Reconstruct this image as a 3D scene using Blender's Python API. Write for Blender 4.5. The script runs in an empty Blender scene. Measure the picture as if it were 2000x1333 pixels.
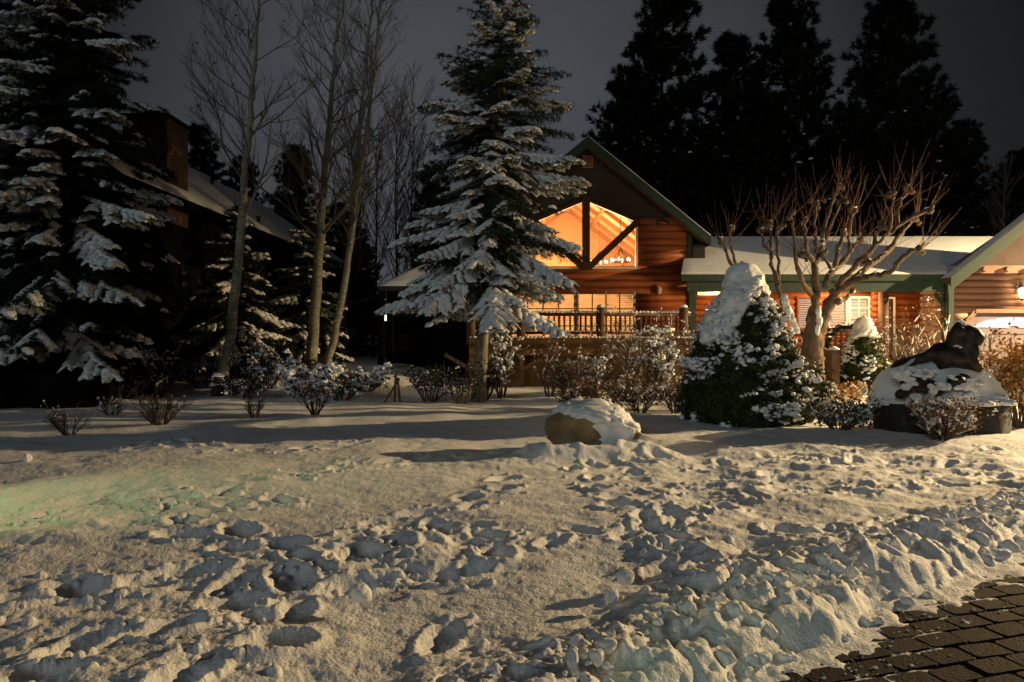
import bpy, math, random
import numpy as np
from mathutils import Vector

R = math.radians
rng = np.random.default_rng(7)
random.seed(7)
sc = bpy.context.scene
COL = sc.collection

# ------------------------------------------------------------------ camera
F, CX, HZ, EYE = 1444.0, 1000.0, 650.0, 1.6        # focal length in photo pixels, centre column, horizon row, eye height
cam_d = bpy.data.cameras.new('camera')
cam = bpy.data.objects.new('camera', cam_d); COL.objects.link(cam)
cam.location = (0, 0, EYE); cam.rotation_euler = (R(90), 0, 0)
cam_d.sensor_width = 36; cam_d.lens = F/2000*36
cam_d.shift_y = -(666.5-HZ)/2000
cam_d.clip_start = 0.05; cam_d.clip_end = 2000
sc.camera = cam

# ------------------------------------------------------------------ night sky
SUN_EL, SUN_AZ = 15, 208       # a soft cool glow from behind the viewer, a little to the left
w = bpy.data.worlds.new('World'); sc.world = w; w.use_nodes = True
nt = w.node_tree; nt.nodes.clear()
out = nt.nodes.new('ShaderNodeOutputWorld')
sky = nt.nodes.new('ShaderNodeTexSky'); sky.sky_type = 'NISHITA'; sky.sun_disc = False
sky.sun_elevation = R(SUN_EL); sky.sun_rotation = R(SUN_AZ)
bg1 = nt.nodes.new('ShaderNodeBackground'); bg1.inputs[1].default_value = 0.0006
nt.links.new(sky.outputs[0], bg1.inputs[0])
tc = nt.nodes.new('ShaderNodeTexCoord'); sep = nt.nodes.new('ShaderNodeVectorMath'); sep.operation = 'DOT_PRODUCT'
gd = Vector((-.04, .97, .17)).normalized(); sep.inputs[1].default_value = gd     # a town's glow on low cloud, low behind the house
nt.links.new(tc.outputs['Generated'], sep.inputs[0])
ramp = nt.nodes.new('ShaderNodeValToRGB'); cr = ramp.color_ramp
cr.elements[0].position = 0.0; cr.elements[0].color = (.012, .0125, .014, 1)
cr.elements[1].position = 1.0; cr.elements[1].color = (.072, .078, .088, 1)
for p_, c_ in ((.78, (.0065, .007, .0075, 1)), (.87, (.017, .0175, .0195, 1)), (.95, (.046, .050, .056, 1))):
    e = cr.elements.new(p_); e.color = c_
nt.links.new(sep.outputs['Value'], ramp.inputs[0])
nz = nt.nodes.new('ShaderNodeTexNoise'); nz.inputs['Scale'].default_value = 2.2; nz.inputs['Detail'].default_value = 4
nt.links.new(tc.outputs['Generated'], nz.inputs['Vector'])
mr = nt.nodes.new('ShaderNodeMapRange'); mr.inputs[1].default_value = .3; mr.inputs[2].default_value = .7
mr.inputs[3].default_value = .75; mr.inputs[4].default_value = 1.15
nt.links.new(nz.outputs[0], mr.inputs[0])
bg2 = nt.nodes.new('ShaderNodeBackground')
nt.links.new(ramp.outputs[0], bg2.inputs[0]); nt.links.new(mr.outputs[0], bg2.inputs[1])
add = nt.nodes.new('ShaderNodeAddShader')
nt.links.new(bg1.outputs[0], add.inputs[0]); nt.links.new(bg2.outputs[0], add.inputs[1])
nt.links.new(add.outputs[0], out.inputs[0])

sd = bpy.data.lights.new('sun', 'SUN'); sd.energy = 0.36; sd.angle = R(16); sd.color = (.80, .96, 1.0)
sun = bpy.data.objects.new('sun', sd); COL.objects.link(sun)
az = R(SUN_AZ)
sdir = Vector((math.sin(az)*math.cos(R(SUN_EL)), math.cos(az)*math.cos(R(SUN_EL)), math.sin(R(SUN_EL))))
sun.rotation_euler = sdir.to_track_quat('Z', 'Y').to_euler()

sc.view_settings.view_transform = 'Standard'; sc.view_settings.look = 'None'
sc.view_settings.exposure = 0; sc.view_settings.gamma = 1
sc.cycles.use_denoising = True
sc.cycles.max_bounces = 6; sc.cycles.transparent_max_bounces = 12

LAMP = (24.5, 18.0, 6.6)       # street lamp across the drive: the key light
LAMP_W = 55000

def lamp(name, loc, watts, color, radius=.1, kind='POINT', target=None, spot=60, blend=.5):
    d = bpy.data.lights.new(name, kind); d.energy = watts; d.color = color; d.shadow_soft_size = radius
    o = bpy.data.objects.new(name, d); COL.objects.link(o); o.location = loc
    if kind == 'SPOT':
        d.spot_size = R(spot); d.spot_blend = blend
        o.rotation_euler = (Vector(loc)-Vector(target)).to_track_quat('Z', 'Y').to_euler()
    return o

# ------------------------------------------------------------------ helpers
def P(px, py, Y):
    return np.array([(px-CX)/F*Y, Y, EYE+(HZ-py)/F*Y])
def smooth(a, b, x):
    t = np.clip((x-a)/(b-a), 0, 1); return t*t*(3-2*t)
def _h(ix, iy, iz):
    n = (ix*374761393 + iy*668265263 + iz*2147483647 + 1013904223) & 0xffffffff
    n = ((n ^ (n >> 13))*1274126177) & 0xffffffff
    n = ((n ^ (n >> 16))*2246822519) & 0xffffffff
    return ((n ^ (n >> 15)) & 0xffffff)/float(0xffffff)
def vn3(p):
    p = np.asarray(p, float); i = np.floor(p).astype(np.int64); f = p-i; u = f*f*(3-2*f)
    r = 0
    for dx in (0, 1):
        for dy in (0, 1):
            for dz in (0, 1):
                wgt = (u[..., 0] if dx else 1-u[..., 0])*(u[..., 1] if dy else 1-u[..., 1])*(u[..., 2] if dz else 1-u[..., 2])
                r = r + wgt*_h(i[..., 0]+dx, i[..., 1]+dy, i[..., 2]+dz)
    return r*2-1
def vn2(x, y, seed=0):
    ix = np.floor(x).astype(np.int64); iy = np.floor(y).astype(np.int64)
    fx = x-ix; fy = y-iy; ux = fx*fx*(3-2*fx); uy = fy*fy*(3-2*fy)
    s = np.int64(seed)
    return ((1-ux)*(1-uy)*_h(ix, iy, s)+ux*(1-uy)*_h(ix+1, iy, s)+(1-ux)*uy*_h(ix, iy+1, s)+ux*uy*_h(ix+1, iy+1, s))*2-1
def fbm2(x, y, o=4, seed=0):
    a, r = 1.0, 0
    for k in range(o):
        r = r + a*vn2(x*2**k+17.3*k, y*2**k-9.1*k, seed+k); a *= .5
    return r
def unit(v):
    v = np.asarray(v, float); return v/np.maximum(np.linalg.norm(v, axis=-1, keepdims=True), 1e-9)

class G:
    def __init__(s): s.V = []; s.F = []; s.n = 0; s.M = []; s.mi = 0
    def add(s, V, *Fs):
        V = np.asarray(V, float).reshape(-1, 3)
        for f in Fs:
            f = np.asarray(f, np.int64)
            if len(f): s.F.append(f+s.n); s.M.append(np.full(len(f), s.mi))
        s.V.append(V); s.n += len(V)
    def build(s, name, m, parent=None, smooth=True, loc=None):
        V = np.concatenate(s.V) if s.V else np.zeros((0, 3))
        if loc is None and parent is not None:
            loc = ROOT.get(parent.name, None)
            V = V - (np.array(loc) if loc is not None else 0); place = None
        elif loc is not None:
            V = V-np.array(loc); place = loc
        else: place = None
        me = bpy.data.meshes.new(name)
        me.vertices.add(len(V)); me.vertices.foreach_set('co', V.astype(np.float32).ravel())
        lt = np.concatenate([np.full(len(f), f.shape[1]) for f in s.F])
        lv = np.concatenate([f.ravel() for f in s.F])
        me.loops.add(len(lv)); me.loops.foreach_set('vertex_index', lv.astype(np.int32))
        me.polygons.add(len(lt)); ls = np.concatenate([[0], np.cumsum(lt)[:-1]])
        me.polygons.foreach_set('loop_start', ls.astype(np.int32)); me.polygons.foreach_set('loop_total', lt.astype(np.int32))
        me.polygons.foreach_set('use_smooth', np.full(len(lt), smooth, bool))
        ms = m if isinstance(m, (list, tuple)) else [m]
        for x in ms: me.materials.append(x)
        if len(ms) > 1: me.polygons.foreach_set('material_index', np.concatenate(s.M).astype(np.int32))
        me.update(calc_edges=True); me.validate()
        o = bpy.data.objects.new(name, me); COL.objects.link(o)
        if name in ('snow', 'dry_leaves', 'shoots') and parent is not None: o['kind'] = 'stuff'
        if parent is not None:
            o.parent = parent; ROOT[o.name] = ROOT.get(parent.name)
        elif place is not None: o.location = place; ROOT[o.name] = tuple(place)
        return o
ROOT = {}
def tag(o, label, cat, group=None):
    o['label'] = label; o['category'] = cat
    if group: o['group'] = group
    return o
def thing(name, label, cat, loc, group=None):
    o = bpy.data.objects.new(name, None); COL.objects.link(o); o.location = loc; o.empty_display_size = .2
    ROOT[o.name] = tuple(loc)
    return tag(o, label, cat, group)
def kind(o, k): o['kind'] = k; return o
def dup(root, loc, rotz=0, scale=(1, 1, 1), label=None, group=None):
    r = root.copy(); COL.objects.link(r); r.location = loc; r.rotation_euler = (0, 0, rotz); r.scale = scale
    if label: r['label'] = label
    if group: r['group'] = group
    for ch in list(root.children):
        c = ch.copy(); COL.objects.link(c); c.parent = r
        for g2 in ch.children:
            d = g2.copy(); COL.objects.link(d); d.parent = c
    return r

BOXF = np.array([[0, 3, 2, 1], [4, 5, 6, 7], [0, 1, 5, 4], [1, 2, 6, 5], [2, 3, 7, 6], [3, 0, 4, 7]])
def box(g, x0, x1, y0, y1, z0, z1):
    g.add([[x0, y0, z0], [x1, y0, z0], [x1, y1, z0], [x0, y1, z0], [x0, y0, z1], [x1, y0, z1], [x1, y1, z1], [x0, y1, z1]], BOXF)
def bar(g, a, b, wd, hg, up=(0, 0, 1)):
    a = np.array(a, float); b = np.array(b, float); d = unit(b-a); s = unit(np.cross(d, up)); u = np.cross(s, d)
    s = s*wd/2; u = u*hg/2
    g.add([a-s-u, a+s-u, b+s-u, b-s-u, a-s+u, a+s+u, b+s+u, b-s+u], BOXF)
def slab(g, p, n):            # a quad p (4 points) extruded by vector n
    p = np.array(p, float); n = np.array(n, float)
    g.add(np.concatenate([p, p+n]), BOXF)
def poly(g, pts, n):          # polygon extruded by n
    p = np.array(pts, float); k = len(p); n = np.array(n, float)
    side = [[i, (i+1) % k, (i+1) % k+k, i+k] for i in range(k)]
    g.add(np.concatenate([p, p+n]), [list(range(k))[::-1]], [list(range(k, 2*k))], side)
def tube(g, pts, rads, sides=6, cap=True):
    p = np.asarray(pts, float); n = len(p); r = np.broadcast_to(np.asarray(rads, float), (n,))
    t = np.gradient(p, axis=0); t = unit(t)
    ref = np.array([0, 0, 1.0]) if abs(t[0, 2]) < .85 else np.array([1.0, 0, 0])
    s = unit(np.cross(t, ref)); u = np.cross(s, t)
    a = np.arange(sides)*2*np.pi/sides
    V = p[:, None]+r[:, None, None]*(np.cos(a)[None, :, None]*s[:, None]+np.sin(a)[None, :, None]*u[:, None])
    i = np.arange(n-1)[:, None]*sides; j = np.arange(sides)[None]; j2 = (j+1) % sides
    f = np.stack([i+j, i+j2, i+sides+j2, i+sides+j], -1).reshape(-1, 4)
    g.add(V, f, *([np.arange(sides)[None, ::-1], (np.arange(sides)+(n-1)*sides)[None]] if cap and sides > 2 else []))
def lathe(g, prof, c, n=20, caps=True):  # prof: [(r, z)...]
    prof = np.array(prof, float); a = np.arange(n)*2*np.pi/n
    V = np.stack([c[0]+prof[:, 0:1]*np.cos(a), c[1]+prof[:, 0:1]*np.sin(a), c[2]+np.repeat(prof[:, 1:2], n, 1)], -1)
    k = len(prof); i = np.arange(k-1)[:, None]*n; j = np.arange(n)[None]; j2 = (j+1) % n
    g.add(V, np.stack([i+j, i+j2, i+n+j2, i+n+j], -1).reshape(-1, 4), *([np.arange(n)[None, ::-1], (np.arange(n)+(k-1)*n)[None]] if caps else []))
def spline(pts, n):
    p = np.array(pts, float); k = len(p)
    if k < 3:
        t = np.linspace(0, 1, n)[:, None]; return p[0]*(1-t)+p[-1]*t
    q = np.concatenate([[2*p[0]-p[1]], p, [2*p[-1]-p[-2]]])
    outp = []
    for s in np.linspace(0, k-1, n):
        i = min(int(s), k-2); t = s-i; a, b, c, d = q[i:i+4]
        outp.append(.5*((2*b)+(-a+c)*t+(2*a-5*b+4*c-d)*t*t+(-a+3*b-3*c+d)*t**3))
    return np.array(outp)

import bmesh
def ico(sub):
    bm = bmesh.new(); bmesh.ops.create_icosphere(bm, subdivisions=sub, radius=1)
    V = np.array([v.co[:] for v in bm.verts]); Fc = np.array([[v.index for v in f.verts] for f in bm.faces]); bm.free(); return V, Fc
ICO = {k: ico(k) for k in (1, 2, 3, 4, 5)}
def blobs(g, C, Rd, sub=2, jit=.25, flat=True, freq=1.3, seed=0):
    """many lumpy snow clumps at once: C (n,3), Rd (n,3)"""
    C = np.atleast_2d(C); n = len(C)
    if n == 0: return
    Rd = np.broadcast_to(np.asarray(Rd, float), (n, 3)); V, Fc = ICO[sub]
    off = np.arange(n)[:, None, None]*3.71+seed
    nz_ = vn3(V[None]*freq+off)
    U = V[None]*(1+jit*nz_[..., None])
    if flat: U = U*np.where(U[..., 2:] < 0, np.array([1, 1, .35]), 1)
    a = rng.uniform(0, 6.28, n); ca, sa = np.cos(a)[:, None], np.sin(a)[:, None]
    U = U*Rd[:, None]
    X = U[..., 0]*ca-U[..., 1]*sa; Y = U[..., 0]*sa+U[..., 1]*ca
    W = np.stack([X, Y, U[..., 2]], -1)+C[:, None]
    g.add(W, (Fc[None]+np.arange(n)[:, None, None]*len(V)).reshape(-1, 3))
def needles(g, A, B, per, ln, wd, spread=.9, fwd=.55):
    A = np.asarray(A); B = np.asarray(B); n = len(A)
    if n == 0: return
    ax = unit(B-A); t = rng.uniform(.0, 1.05, (n, per, 1))
    base = A[:, None]+(B-A)[:, None]*t
    q = rng.normal(size=(n, per, 3)); q = unit(q-ax[:, None]*np.sum(q*ax[:, None], -1, keepdims=True))
    d = unit(ax[:, None]*fwd+q*spread)
    L = (ln*rng.uniform(.6, 1.2, (n, per, 1)))
    s = unit(np.cross(d, rng.normal(size=(n, per, 3))))*wd
    V = np.stack([base-s, base+s, base+d*L], 2).reshape(-1, 3)
    g.add(V, np.arange(len(V)).reshape(-1, 3))
def leaves(g, C, size, nrm=None, tilt=.7):
    C = np.asarray(C); n = len(C)
    d = rng.normal(size=(n, 3)); d = unit(d if nrm is None else nrm+tilt*d)
    s = unit(np.cross(d, rng.normal(size=(n, 3)))); L = np.asarray(size)*rng.uniform(.6, 1.3, n)
    L = L[:, None]; b = unit(np.cross(s, d))
    V = np.stack([C-s*L*.3, C+b*L*.5, C+s*L*.9, C-b*L*.5], 1).reshape(-1, 3)
    g.add(V, np.arange(len(V)).reshape(-1, 4))
def twigsnow(g, A, B, wd, hgt, rings=6, off=0.0):
    """snow lying along twigs: a lumpy half-round finger on top of every segment A->B"""
    A = np.asarray(A); B = np.asarray(B); n = len(A)
    if n == 0: return
    ax = unit(B-A); side = unit(np.cross(ax, np.array([0, 0, 1.0]))); up = unit(np.cross(side, ax))
    wd = np.broadcast_to(wd, (n,)); hgt = np.broadcast_to(hgt, (n,))
    t = np.linspace(0, 1.04, rings); prof = np.sin(np.pi*np.clip(t*.86+.12, 0, 1))**.6; prof[-1] = .12
    ang = np.linspace(-.25, np.pi+.25, 6)
    jw = rng.uniform(.65, 1.35, (n, rings, 1)); jh = rng.uniform(.6, 1.3, (n, rings, 1))
    c = np.cos(ang)[None, None]*wd[:, None, None]*prof[None, :, None]*jw
    h = (np.sin(ang)[None, None])*hgt[:, None, None]*prof[None, :, None]*jh + off
    V = A[:, None, None]+(B-A)[:, None, None]*t[None, :, None, None]+side[:, None, None]*c[..., None]+up[:, None, None]*h[..., None]
    m = len(ang); i = np.arange(rings-1)[:, None]*m; j = np.arange(m-1)[None]
    f = np.stack([i+j, i+j+1, i+m+j+1, i+m+j], -1).reshape(-1, 4)
    bt = np.stack([np.arange(rings-1)*m+m-1, np.arange(rings-1)*m, np.arange(1, rings)*m, np.arange(1, rings)*m+m-1], -1)
    f = np.concatenate([f, bt])
    g.add(V, (f[None]+np.arange(n)[:, None, None]*(rings*m)).reshape(-1, 4))

# ------------------------------------------------------------------ materials
def mat(name, c1, c2=None, rough=.8, scale=6, bump=0, bscale=30, detail=5, coords='Object', stretch=None, spec=.3, metal=0, thr=(.35, .65), sss=0):
    m = bpy.data.materials.new(name); m.use_nodes = True; n = m.node_tree; b = n.nodes['Principled BSDF']
    b.inputs['Roughness'].default_value = rough; b.inputs['Specular IOR Level'].default_value = spec; b.inputs['Metallic'].default_value = metal
    c1 = (*c1, 1); c2 = (*(c2 or tuple(x*.75 for x in c1[:3])), 1)
    t = n.nodes.new('ShaderNodeTexCoord'); mp = n.nodes.new('ShaderNodeMapping')
    n.links.new(t.outputs[coords], mp.inputs[0])
    if stretch: mp.inputs['Scale'].default_value = stretch
    no = n.nodes.new('ShaderNodeTexNoise'); no.inputs['Scale'].default_value = scale; no.inputs['Detail'].default_value = detail
    n.links.new(mp.outputs[0], no.inputs['Vector'])
    r = n.nodes.new('ShaderNodeValToRGB'); r.color_ramp.elements[0].position = thr[0]; r.color_ramp.elements[1].position = thr[1]
    r.color_ramp.elements[0].color = c1; r.color_ramp.elements[1].color = c2
    n.links.new(no.outputs[0], r.inputs[0]); n.links.new(r.outputs[0], b.inputs['Base Color'])
    if bump:
        nb = n.nodes.new('ShaderNodeTexNoise'); nb.inputs['Scale'].default_value = bscale; nb.inputs['Detail'].default_value = 6
        n.links.new(mp.outputs[0], nb.inputs['Vector'])
        bp = n.nodes.new('ShaderNodeBump'); bp.inputs['Strength'].default_value = bump; bp.inputs['Distance'].default_value = .02
        n.links.new(nb.outputs[0], bp.inputs['Height']); n.links.new(bp.outputs[0], b.inputs['Normal'])
    if sss:
        b.inputs['Subsurface Weight'].default_value = sss; b.inputs['Subsurface Radius'].default_value = (.05, .05, .06)
        b.inputs['Subsurface Scale'].default_value = .3
    return m
def emit(name, col, strength, scale=3, var=.25, stretch=None):
    m = bpy.data.materials.new(name); m.use_nodes = True; n = m.node_tree; b = n.nodes['Principled BSDF']
    b.inputs['Base Color'].default_value = (*[c*.4 for c in col], 1); b.inputs['Roughness'].default_value = .6
    t = n.nodes.new('ShaderNodeTexCoord'); mp = n.nodes.new('ShaderNodeMapping'); n.links.new(t.outputs['Object'], mp.inputs[0])
    if stretch: mp.inputs['Scale'].default_value = stretch
    no = n.nodes.new('ShaderNodeTexNoise'); no.inputs['Scale'].default_value = scale
    n.links.new(mp.outputs[0], no.inputs['Vector'])
    r = n.nodes.new('ShaderNodeMapRange'); r.inputs[1].default_value = .3; r.inputs[2].default_value = .7
    r.inputs[3].default_value = strength*(1-var); r.inputs[4].default_value = strength*(1+var)
    n.links.new(no.outputs[0], r.inputs[0]); n.links.new(r.outputs[0], b.inputs['Emission Strength'])
    b.inputs['Emission Color'].default_value = (*col, 1)
    return m
M = {}
M['snow'] = mat('snow', (.84, .85, .86), (.76, .77, .79), .65, 3, .6, 55, spec=.25)
M['snow_soft'] = mat('snow_soft', (.84, .85, .86), (.78, .79, .80), .7, 8, .25, 45, spec=.2)
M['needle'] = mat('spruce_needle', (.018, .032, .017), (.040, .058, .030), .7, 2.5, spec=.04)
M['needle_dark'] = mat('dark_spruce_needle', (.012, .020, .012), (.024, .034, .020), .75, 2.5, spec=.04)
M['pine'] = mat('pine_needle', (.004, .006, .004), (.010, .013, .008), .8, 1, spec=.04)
M['yew'] = mat('yew_leaf', (.020, .032, .014), (.070, .082, .028), .6, 5, spec=.04)
M['leaf'] = mat('shrub_leaf', (.05, .055, .02), (.12, .09, .035), .6, 7)
M['dryleaf'] = mat('dry_leaf', (.13, .062, .022), (.24, .13, .045), .7, 9)
M['gold'] = mat('golden_leaf', (.42, .19, .04), (.55, .32, .09), .7, 9)
M['twig'] = mat('twig_bark', (.065, .045, .030), (.11, .078, .05), .85, 20)
M['twig_red'] = mat('reddish_twig', (.070, .036, .025), (.11, .058, .038), .85, 20)
M['twig_grey'] = mat('grey_twig', (.11, .10, .085), (.17, .155, .13), .85, 20)
M['aspen'] = mat('aspen_bark', (.27, .27, .20), (.15, .145, .105), .8, 6, .3, 25, stretch=(1, 1, 2.5), thr=(.4, .62))
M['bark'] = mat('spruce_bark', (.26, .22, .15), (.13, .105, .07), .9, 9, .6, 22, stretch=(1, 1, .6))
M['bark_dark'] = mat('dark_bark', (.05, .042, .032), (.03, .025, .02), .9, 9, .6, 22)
M['fruit_bark'] = mat('fruit_tree_bark', (.17, .12, .08), (.075, .052, .034), .85, 12, 1.0, 25, stretch=(1, 1, .4))
M['log'] = mat('orange_log', (.31, .088, .025), (.20, .054, .015), .55, 1.8, .25, 14, stretch=(.5, 6, 6))
M['log_brown'] = mat('brown_log', (.21, .105, .065), (.14, .07, .043), .6, 1.8, .25, 14, stretch=(.5, 6, 6))
M['gable'] = mat('gable_board', (.026, .021, .018), (.020, .016, .014), .8, 2, .15, 20)
M['gable_brown'] = mat('brown_gable_board', (.065, .040, .030), (.05, .031, .023), .8, 2, .15, 20)
M['green'] = mat('green_trim', (.012, .031, .022), (.009, .025, .018), .6, 4)
M['soffit'] = mat('soffit_wood', (.30, .17, .08), (.23, .12, .055), .7, 2, stretch=(1, 8, 1))
M['timber'] = mat('dark_timber', (.060, .032, .018), (.038, .020, .012), .7, 3, .3, 20, stretch=(6, 6, 1), spec=.04)
M['rail'] = mat('deck_rail_wood', (.105, .050, .030), (.06, .028, .017), .7, 3, .3, 20)
M['deckskirt'] = mat('deck_skirt_board', (.165, .090, .035), (.095, .050, .020), .75, 1.5, .3, 12)
M['ceil'] = None
M['beam'] = mat('ceiling_beam', (.36, .17, .06), (.28, .13, .045), .6, 2)
M['inwall'] = mat('inside_wall', (.55, .27, .12), (.50, .24, .10), .7, 1)
M['cream'] = mat('cream_frame', (.62, .58, .47), (.55, .50, .40), .5, 3)
M['black'] = mat('black_metal', (.02, .02, .02), (.03, .028, .025), .45, 8, spec=.5)
M['bronze'] = mat('bronze', (.030, .023, .019), (.020, .015, .012), .5, 6, .3, 14, metal=.2)
M['stone_dark'] = mat('dark_stone', (.026, .022, .02), (.016, .014, .013), .75, 4, .5, 16)
M['rock'] = mat('tan_rock', (.34, .24, .12), (.19, .125, .06), .85, 3.2, .6, 12)
M['paver'] = None
M['joint'] = mat('joint_sand', (.030, .024, .020), (.016, .013, .011), .95, 20, .4, 120)
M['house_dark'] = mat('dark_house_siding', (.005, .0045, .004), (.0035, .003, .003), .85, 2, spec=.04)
M['white'] = mat('white_paint', (.72, .71, .68), (.66, .65, .62), .5, 4)
M['garage_door'] = mat('garage_door_paint', (.16, .12, .12), (.13, .10, .10), .5, 3)
M['ribbon'] = mat('red_paint', (.5, .05, .03), (.4, .04, .02), .5, 3)
M['board_dark'] = mat('weathered_board', (.14, .075, .04), (.08, .042, .024), .8, 4, .4, 20)
M['lampglow'] = emit('lamp_glow', (1.0, .80, .38), 26, var=.1)
M['whiteglow'] = emit('white_lamp_glow', (1, .92, .75), 1.8, var=.1)
M['coldglow'] = emit('glowing_door_pane', (.72, .82, 1.0), 1.3, 2, .1)  # door panes emit, in place of the garage light behind them
M['blindglow'] = emit('lit_blind', (1.0, .60, .20), .62, 1.2, .4)  # slats glow by themselves, in place of a lamp behind
M['blindwhite'] = emit('lit_white_blind', (1.0, .90, .70), .52, 2, .2)  # the room's light put into the slats as emission
M['screen'] = emit('lit_screen', (.80, .72, .70), .22, 2, .3)  # dim glow set in the slats, no lamp behind
M['candle'] = emit('chandelier_bulb', (1.0, .75, .38), 9, var=.05)

def plank_mat(name, c1, c2, freq, axis):
    m = mat(name, c1, c2, .6, 2.2, stretch=(.35, 1, 1)); n = m.node_tree; b = n.nodes['Principled BSDF']
    t = n.nodes.new('ShaderNodeTexCoord'); s = n.nodes.new('ShaderNodeSeparateXYZ'); n.links.new(t.outputs['Object'], s.inputs[0])
    mu = n.nodes.new('ShaderNodeMath'); mu.operation = 'MULTIPLY'; mu.inputs[1].default_value = freq; n.links.new(s.outputs[axis], mu.inputs[0])
    fr = n.nodes.new('ShaderNodeMath'); fr.operation = 'FRACT'; n.links.new(mu.outputs[0], fr.inputs[0])
    gt = n.nodes.new('ShaderNodeMath'); gt.operation = 'GREATER_THAN'; gt.inputs[1].default_value = .15; n.links.new(fr.outputs[0], gt.inputs[0])
    fl = n.nodes.new('ShaderNodeMath'); fl.operation = 'FLOOR'; n.links.new(mu.outputs[0], fl.inputs[0])
    wn = n.nodes.new('ShaderNodeTexWhiteNoise'); wn.noise_dimensions = '1D'; n.links.new(fl.outputs[0], wn.inputs['W'])
    mr_ = n.nodes.new('ShaderNodeMapRange'); mr_.inputs[3].default_value = .72; mr_.inputs[4].default_value = 1.08; n.links.new(wn.outputs[0], mr_.inputs[0])
    m2 = n.nodes.new('ShaderNodeMath'); m2.operation = 'MULTIPLY'; n.links.new(gt.outputs[0], m2.inputs[0]); n.links.new(mr_.outputs[0], m2.inputs[1])
    ad = n.nodes.new('ShaderNodeMath'); ad.operation = 'MAXIMUM'; ad.inputs[1].default_value = .22; n.links.new(m2.outputs[0], ad.inputs[0])
    mx = n.nodes.new('ShaderNodeMixRGB'); mx.blend_type = 'MULTIPLY'; mx.inputs[0].default_value = 1
    src = b.inputs['Base Color'].links[0].from_socket
    n.links.new(src, mx.inputs[1]); n.links.new(ad.outputs[0], mx.inputs[2]); n.links.new(mx.outputs[0], b.inputs['Base Color'])
    return m
M['ceil'] = plank_mat('plank_ceiling', (.70, .43, .22), (.58, .33, .15), 6.0, 1)

def stone_mat():
    m = bpy.data.materials.new('chimney_stone'); m.use_nodes = True; n = m.node_tree; b = n.nodes['Principled BSDF']; b.inputs['Roughness'].default_value = .85
    t = n.nodes.new('ShaderNodeTexCoord')
    v = n.nodes.new('ShaderNodeTexVoronoi'); v.inputs['Scale'].default_value = 5.0; n.links.new(t.outputs['Object'], v.inputs['Vector'])
    v2 = n.nodes.new('ShaderNodeTexVoronoi'); v2.feature = 'DISTANCE_TO_EDGE'; v2.inputs['Scale'].default_value = 5.0; n.links.new(t.outputs['Object'], v2.inputs['Vector'])
    s = n.nodes.new('ShaderNodeSeparateColor'); n.links.new(v.outputs['Color'], s.inputs[0])
    r = n.nodes.new('ShaderNodeValToRGB'); r.color_ramp.elements[0].color = (.045, .021, .009, 1); r.color_ramp.elements[1].color = (.13, .085, .05, 1); r.color_ramp.elements[1].position = .95
    e = r.color_ramp.elements.new(.75); e.color = (.06, .028, .012, 1)
    n.links.new(s.outputs[0], r.inputs[0])
    g = n.nodes.new('ShaderNodeMath'); g.operation = 'GREATER_THAN'; g.inputs[1].default_value = .045; n.links.new(v2.outputs[0], g.inputs[0])
    mx = n.nodes.new('ShaderNodeMixRGB'); mx.inputs[1].default_value = (.04, .021, .012, 1); n.links.new(g.outputs[0], mx.inputs[0]); n.links.new(r.outputs[0], mx.inputs[2])
    n.links.new(mx.outputs[0], b.inputs['Base Color'])
    return m
M['chimney'] = stone_mat()
def paver_mat():
    m = mat('paver', (.012, .007, .005), (.022, .0125, .009), .8, 3, .6, 60, spec=.12); n = m.node_tree; b = n.nodes['Principled BSDF']
    gi = n.nodes.new('ShaderNodeNewGeometry')
    mr_ = n.nodes.new('ShaderNodeMapRange'); mr_.inputs[3].default_value = .55; mr_.inputs[4].default_value = 1.3; n.links.new(gi.outputs['Random Per Island'], mr_.inputs[0])
    mx = n.nodes.new('ShaderNodeMixRGB'); mx.blend_type = 'MULTIPLY'; mx.inputs[0].default_value = 1
    src = b.inputs['Base Color'].links[0].from_socket
    n.links.new(src, mx.inputs[1]); n.links.new(mr_.outputs[0], mx.inputs[2]); n.links.new(mx.outputs[0], b.inputs['Base Color'])
    return m
M['paver'] = paver_mat()
def glass_mat():
    m = bpy.data.materials.new('window_glass'); m.use_nodes = True; n = m.node_tree; n.nodes.clear()
    o = n.nodes.new('ShaderNodeOutputMaterial'); mx = n.nodes.new('ShaderNodeMixShader'); mx.inputs[0].default_value = .06
    a = n.nodes.new('ShaderNodeBsdfTransparent'); b = n.nodes.new('ShaderNodeBsdfGlossy'); b.inputs['Roughness'].default_value = .03
    n.links.new(a.outputs[0], mx.inputs[1]); n.links.new(b.outputs[0], mx.inputs[2]); n.links.new(mx.outputs[0], o.inputs[0]); return m
M['glass'] = glass_mat()

# ------------------------------------------------------------------ the ground
def gz(x, y):
    x = np.asarray(x, float); y = np.asarray(y, float)
    return smooth(16.5, 23, y)*.58*smooth(-1.0, -4.5, x)
EDGE = np.array([(-3.2, .4), (-.75, 2.05), (.35, 2.92), (1.2, 3.60), (1.9, 4.20), (2.9, 4.98), (3.95, 5.72), (5.6, 6.9), (8.5, 8.7), (11.3, 11.2), (12.6, 14.5), (12.9, 21.8)])
DRIVE_Z = -.10
def edge_dist(x, y):          # signed distance to the drive's edge, positive on the lawn
    best = np.full(x.shape, 1e9); sgn = np.ones(x.shape)
    for a, b in zip(EDGE[:-1], EDGE[1:]):
        d = b-a; L2 = d@d
        t = np.clip(((x-a[0])*d[0]+(y-a[1])*d[1])/L2, 0, 1)
        qx = x-(a[0]+t*d[0]); qy = y-(a[1]+t*d[1]); dist = np.hypot(qx, qy)
        c = d[0]*(y-a[1])-d[1]*(x-a[0])
        m = dist < best; best = np.where(m, dist, best); sgn = np.where(m, np.sign(c), sgn)
    return best*sgn
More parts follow.
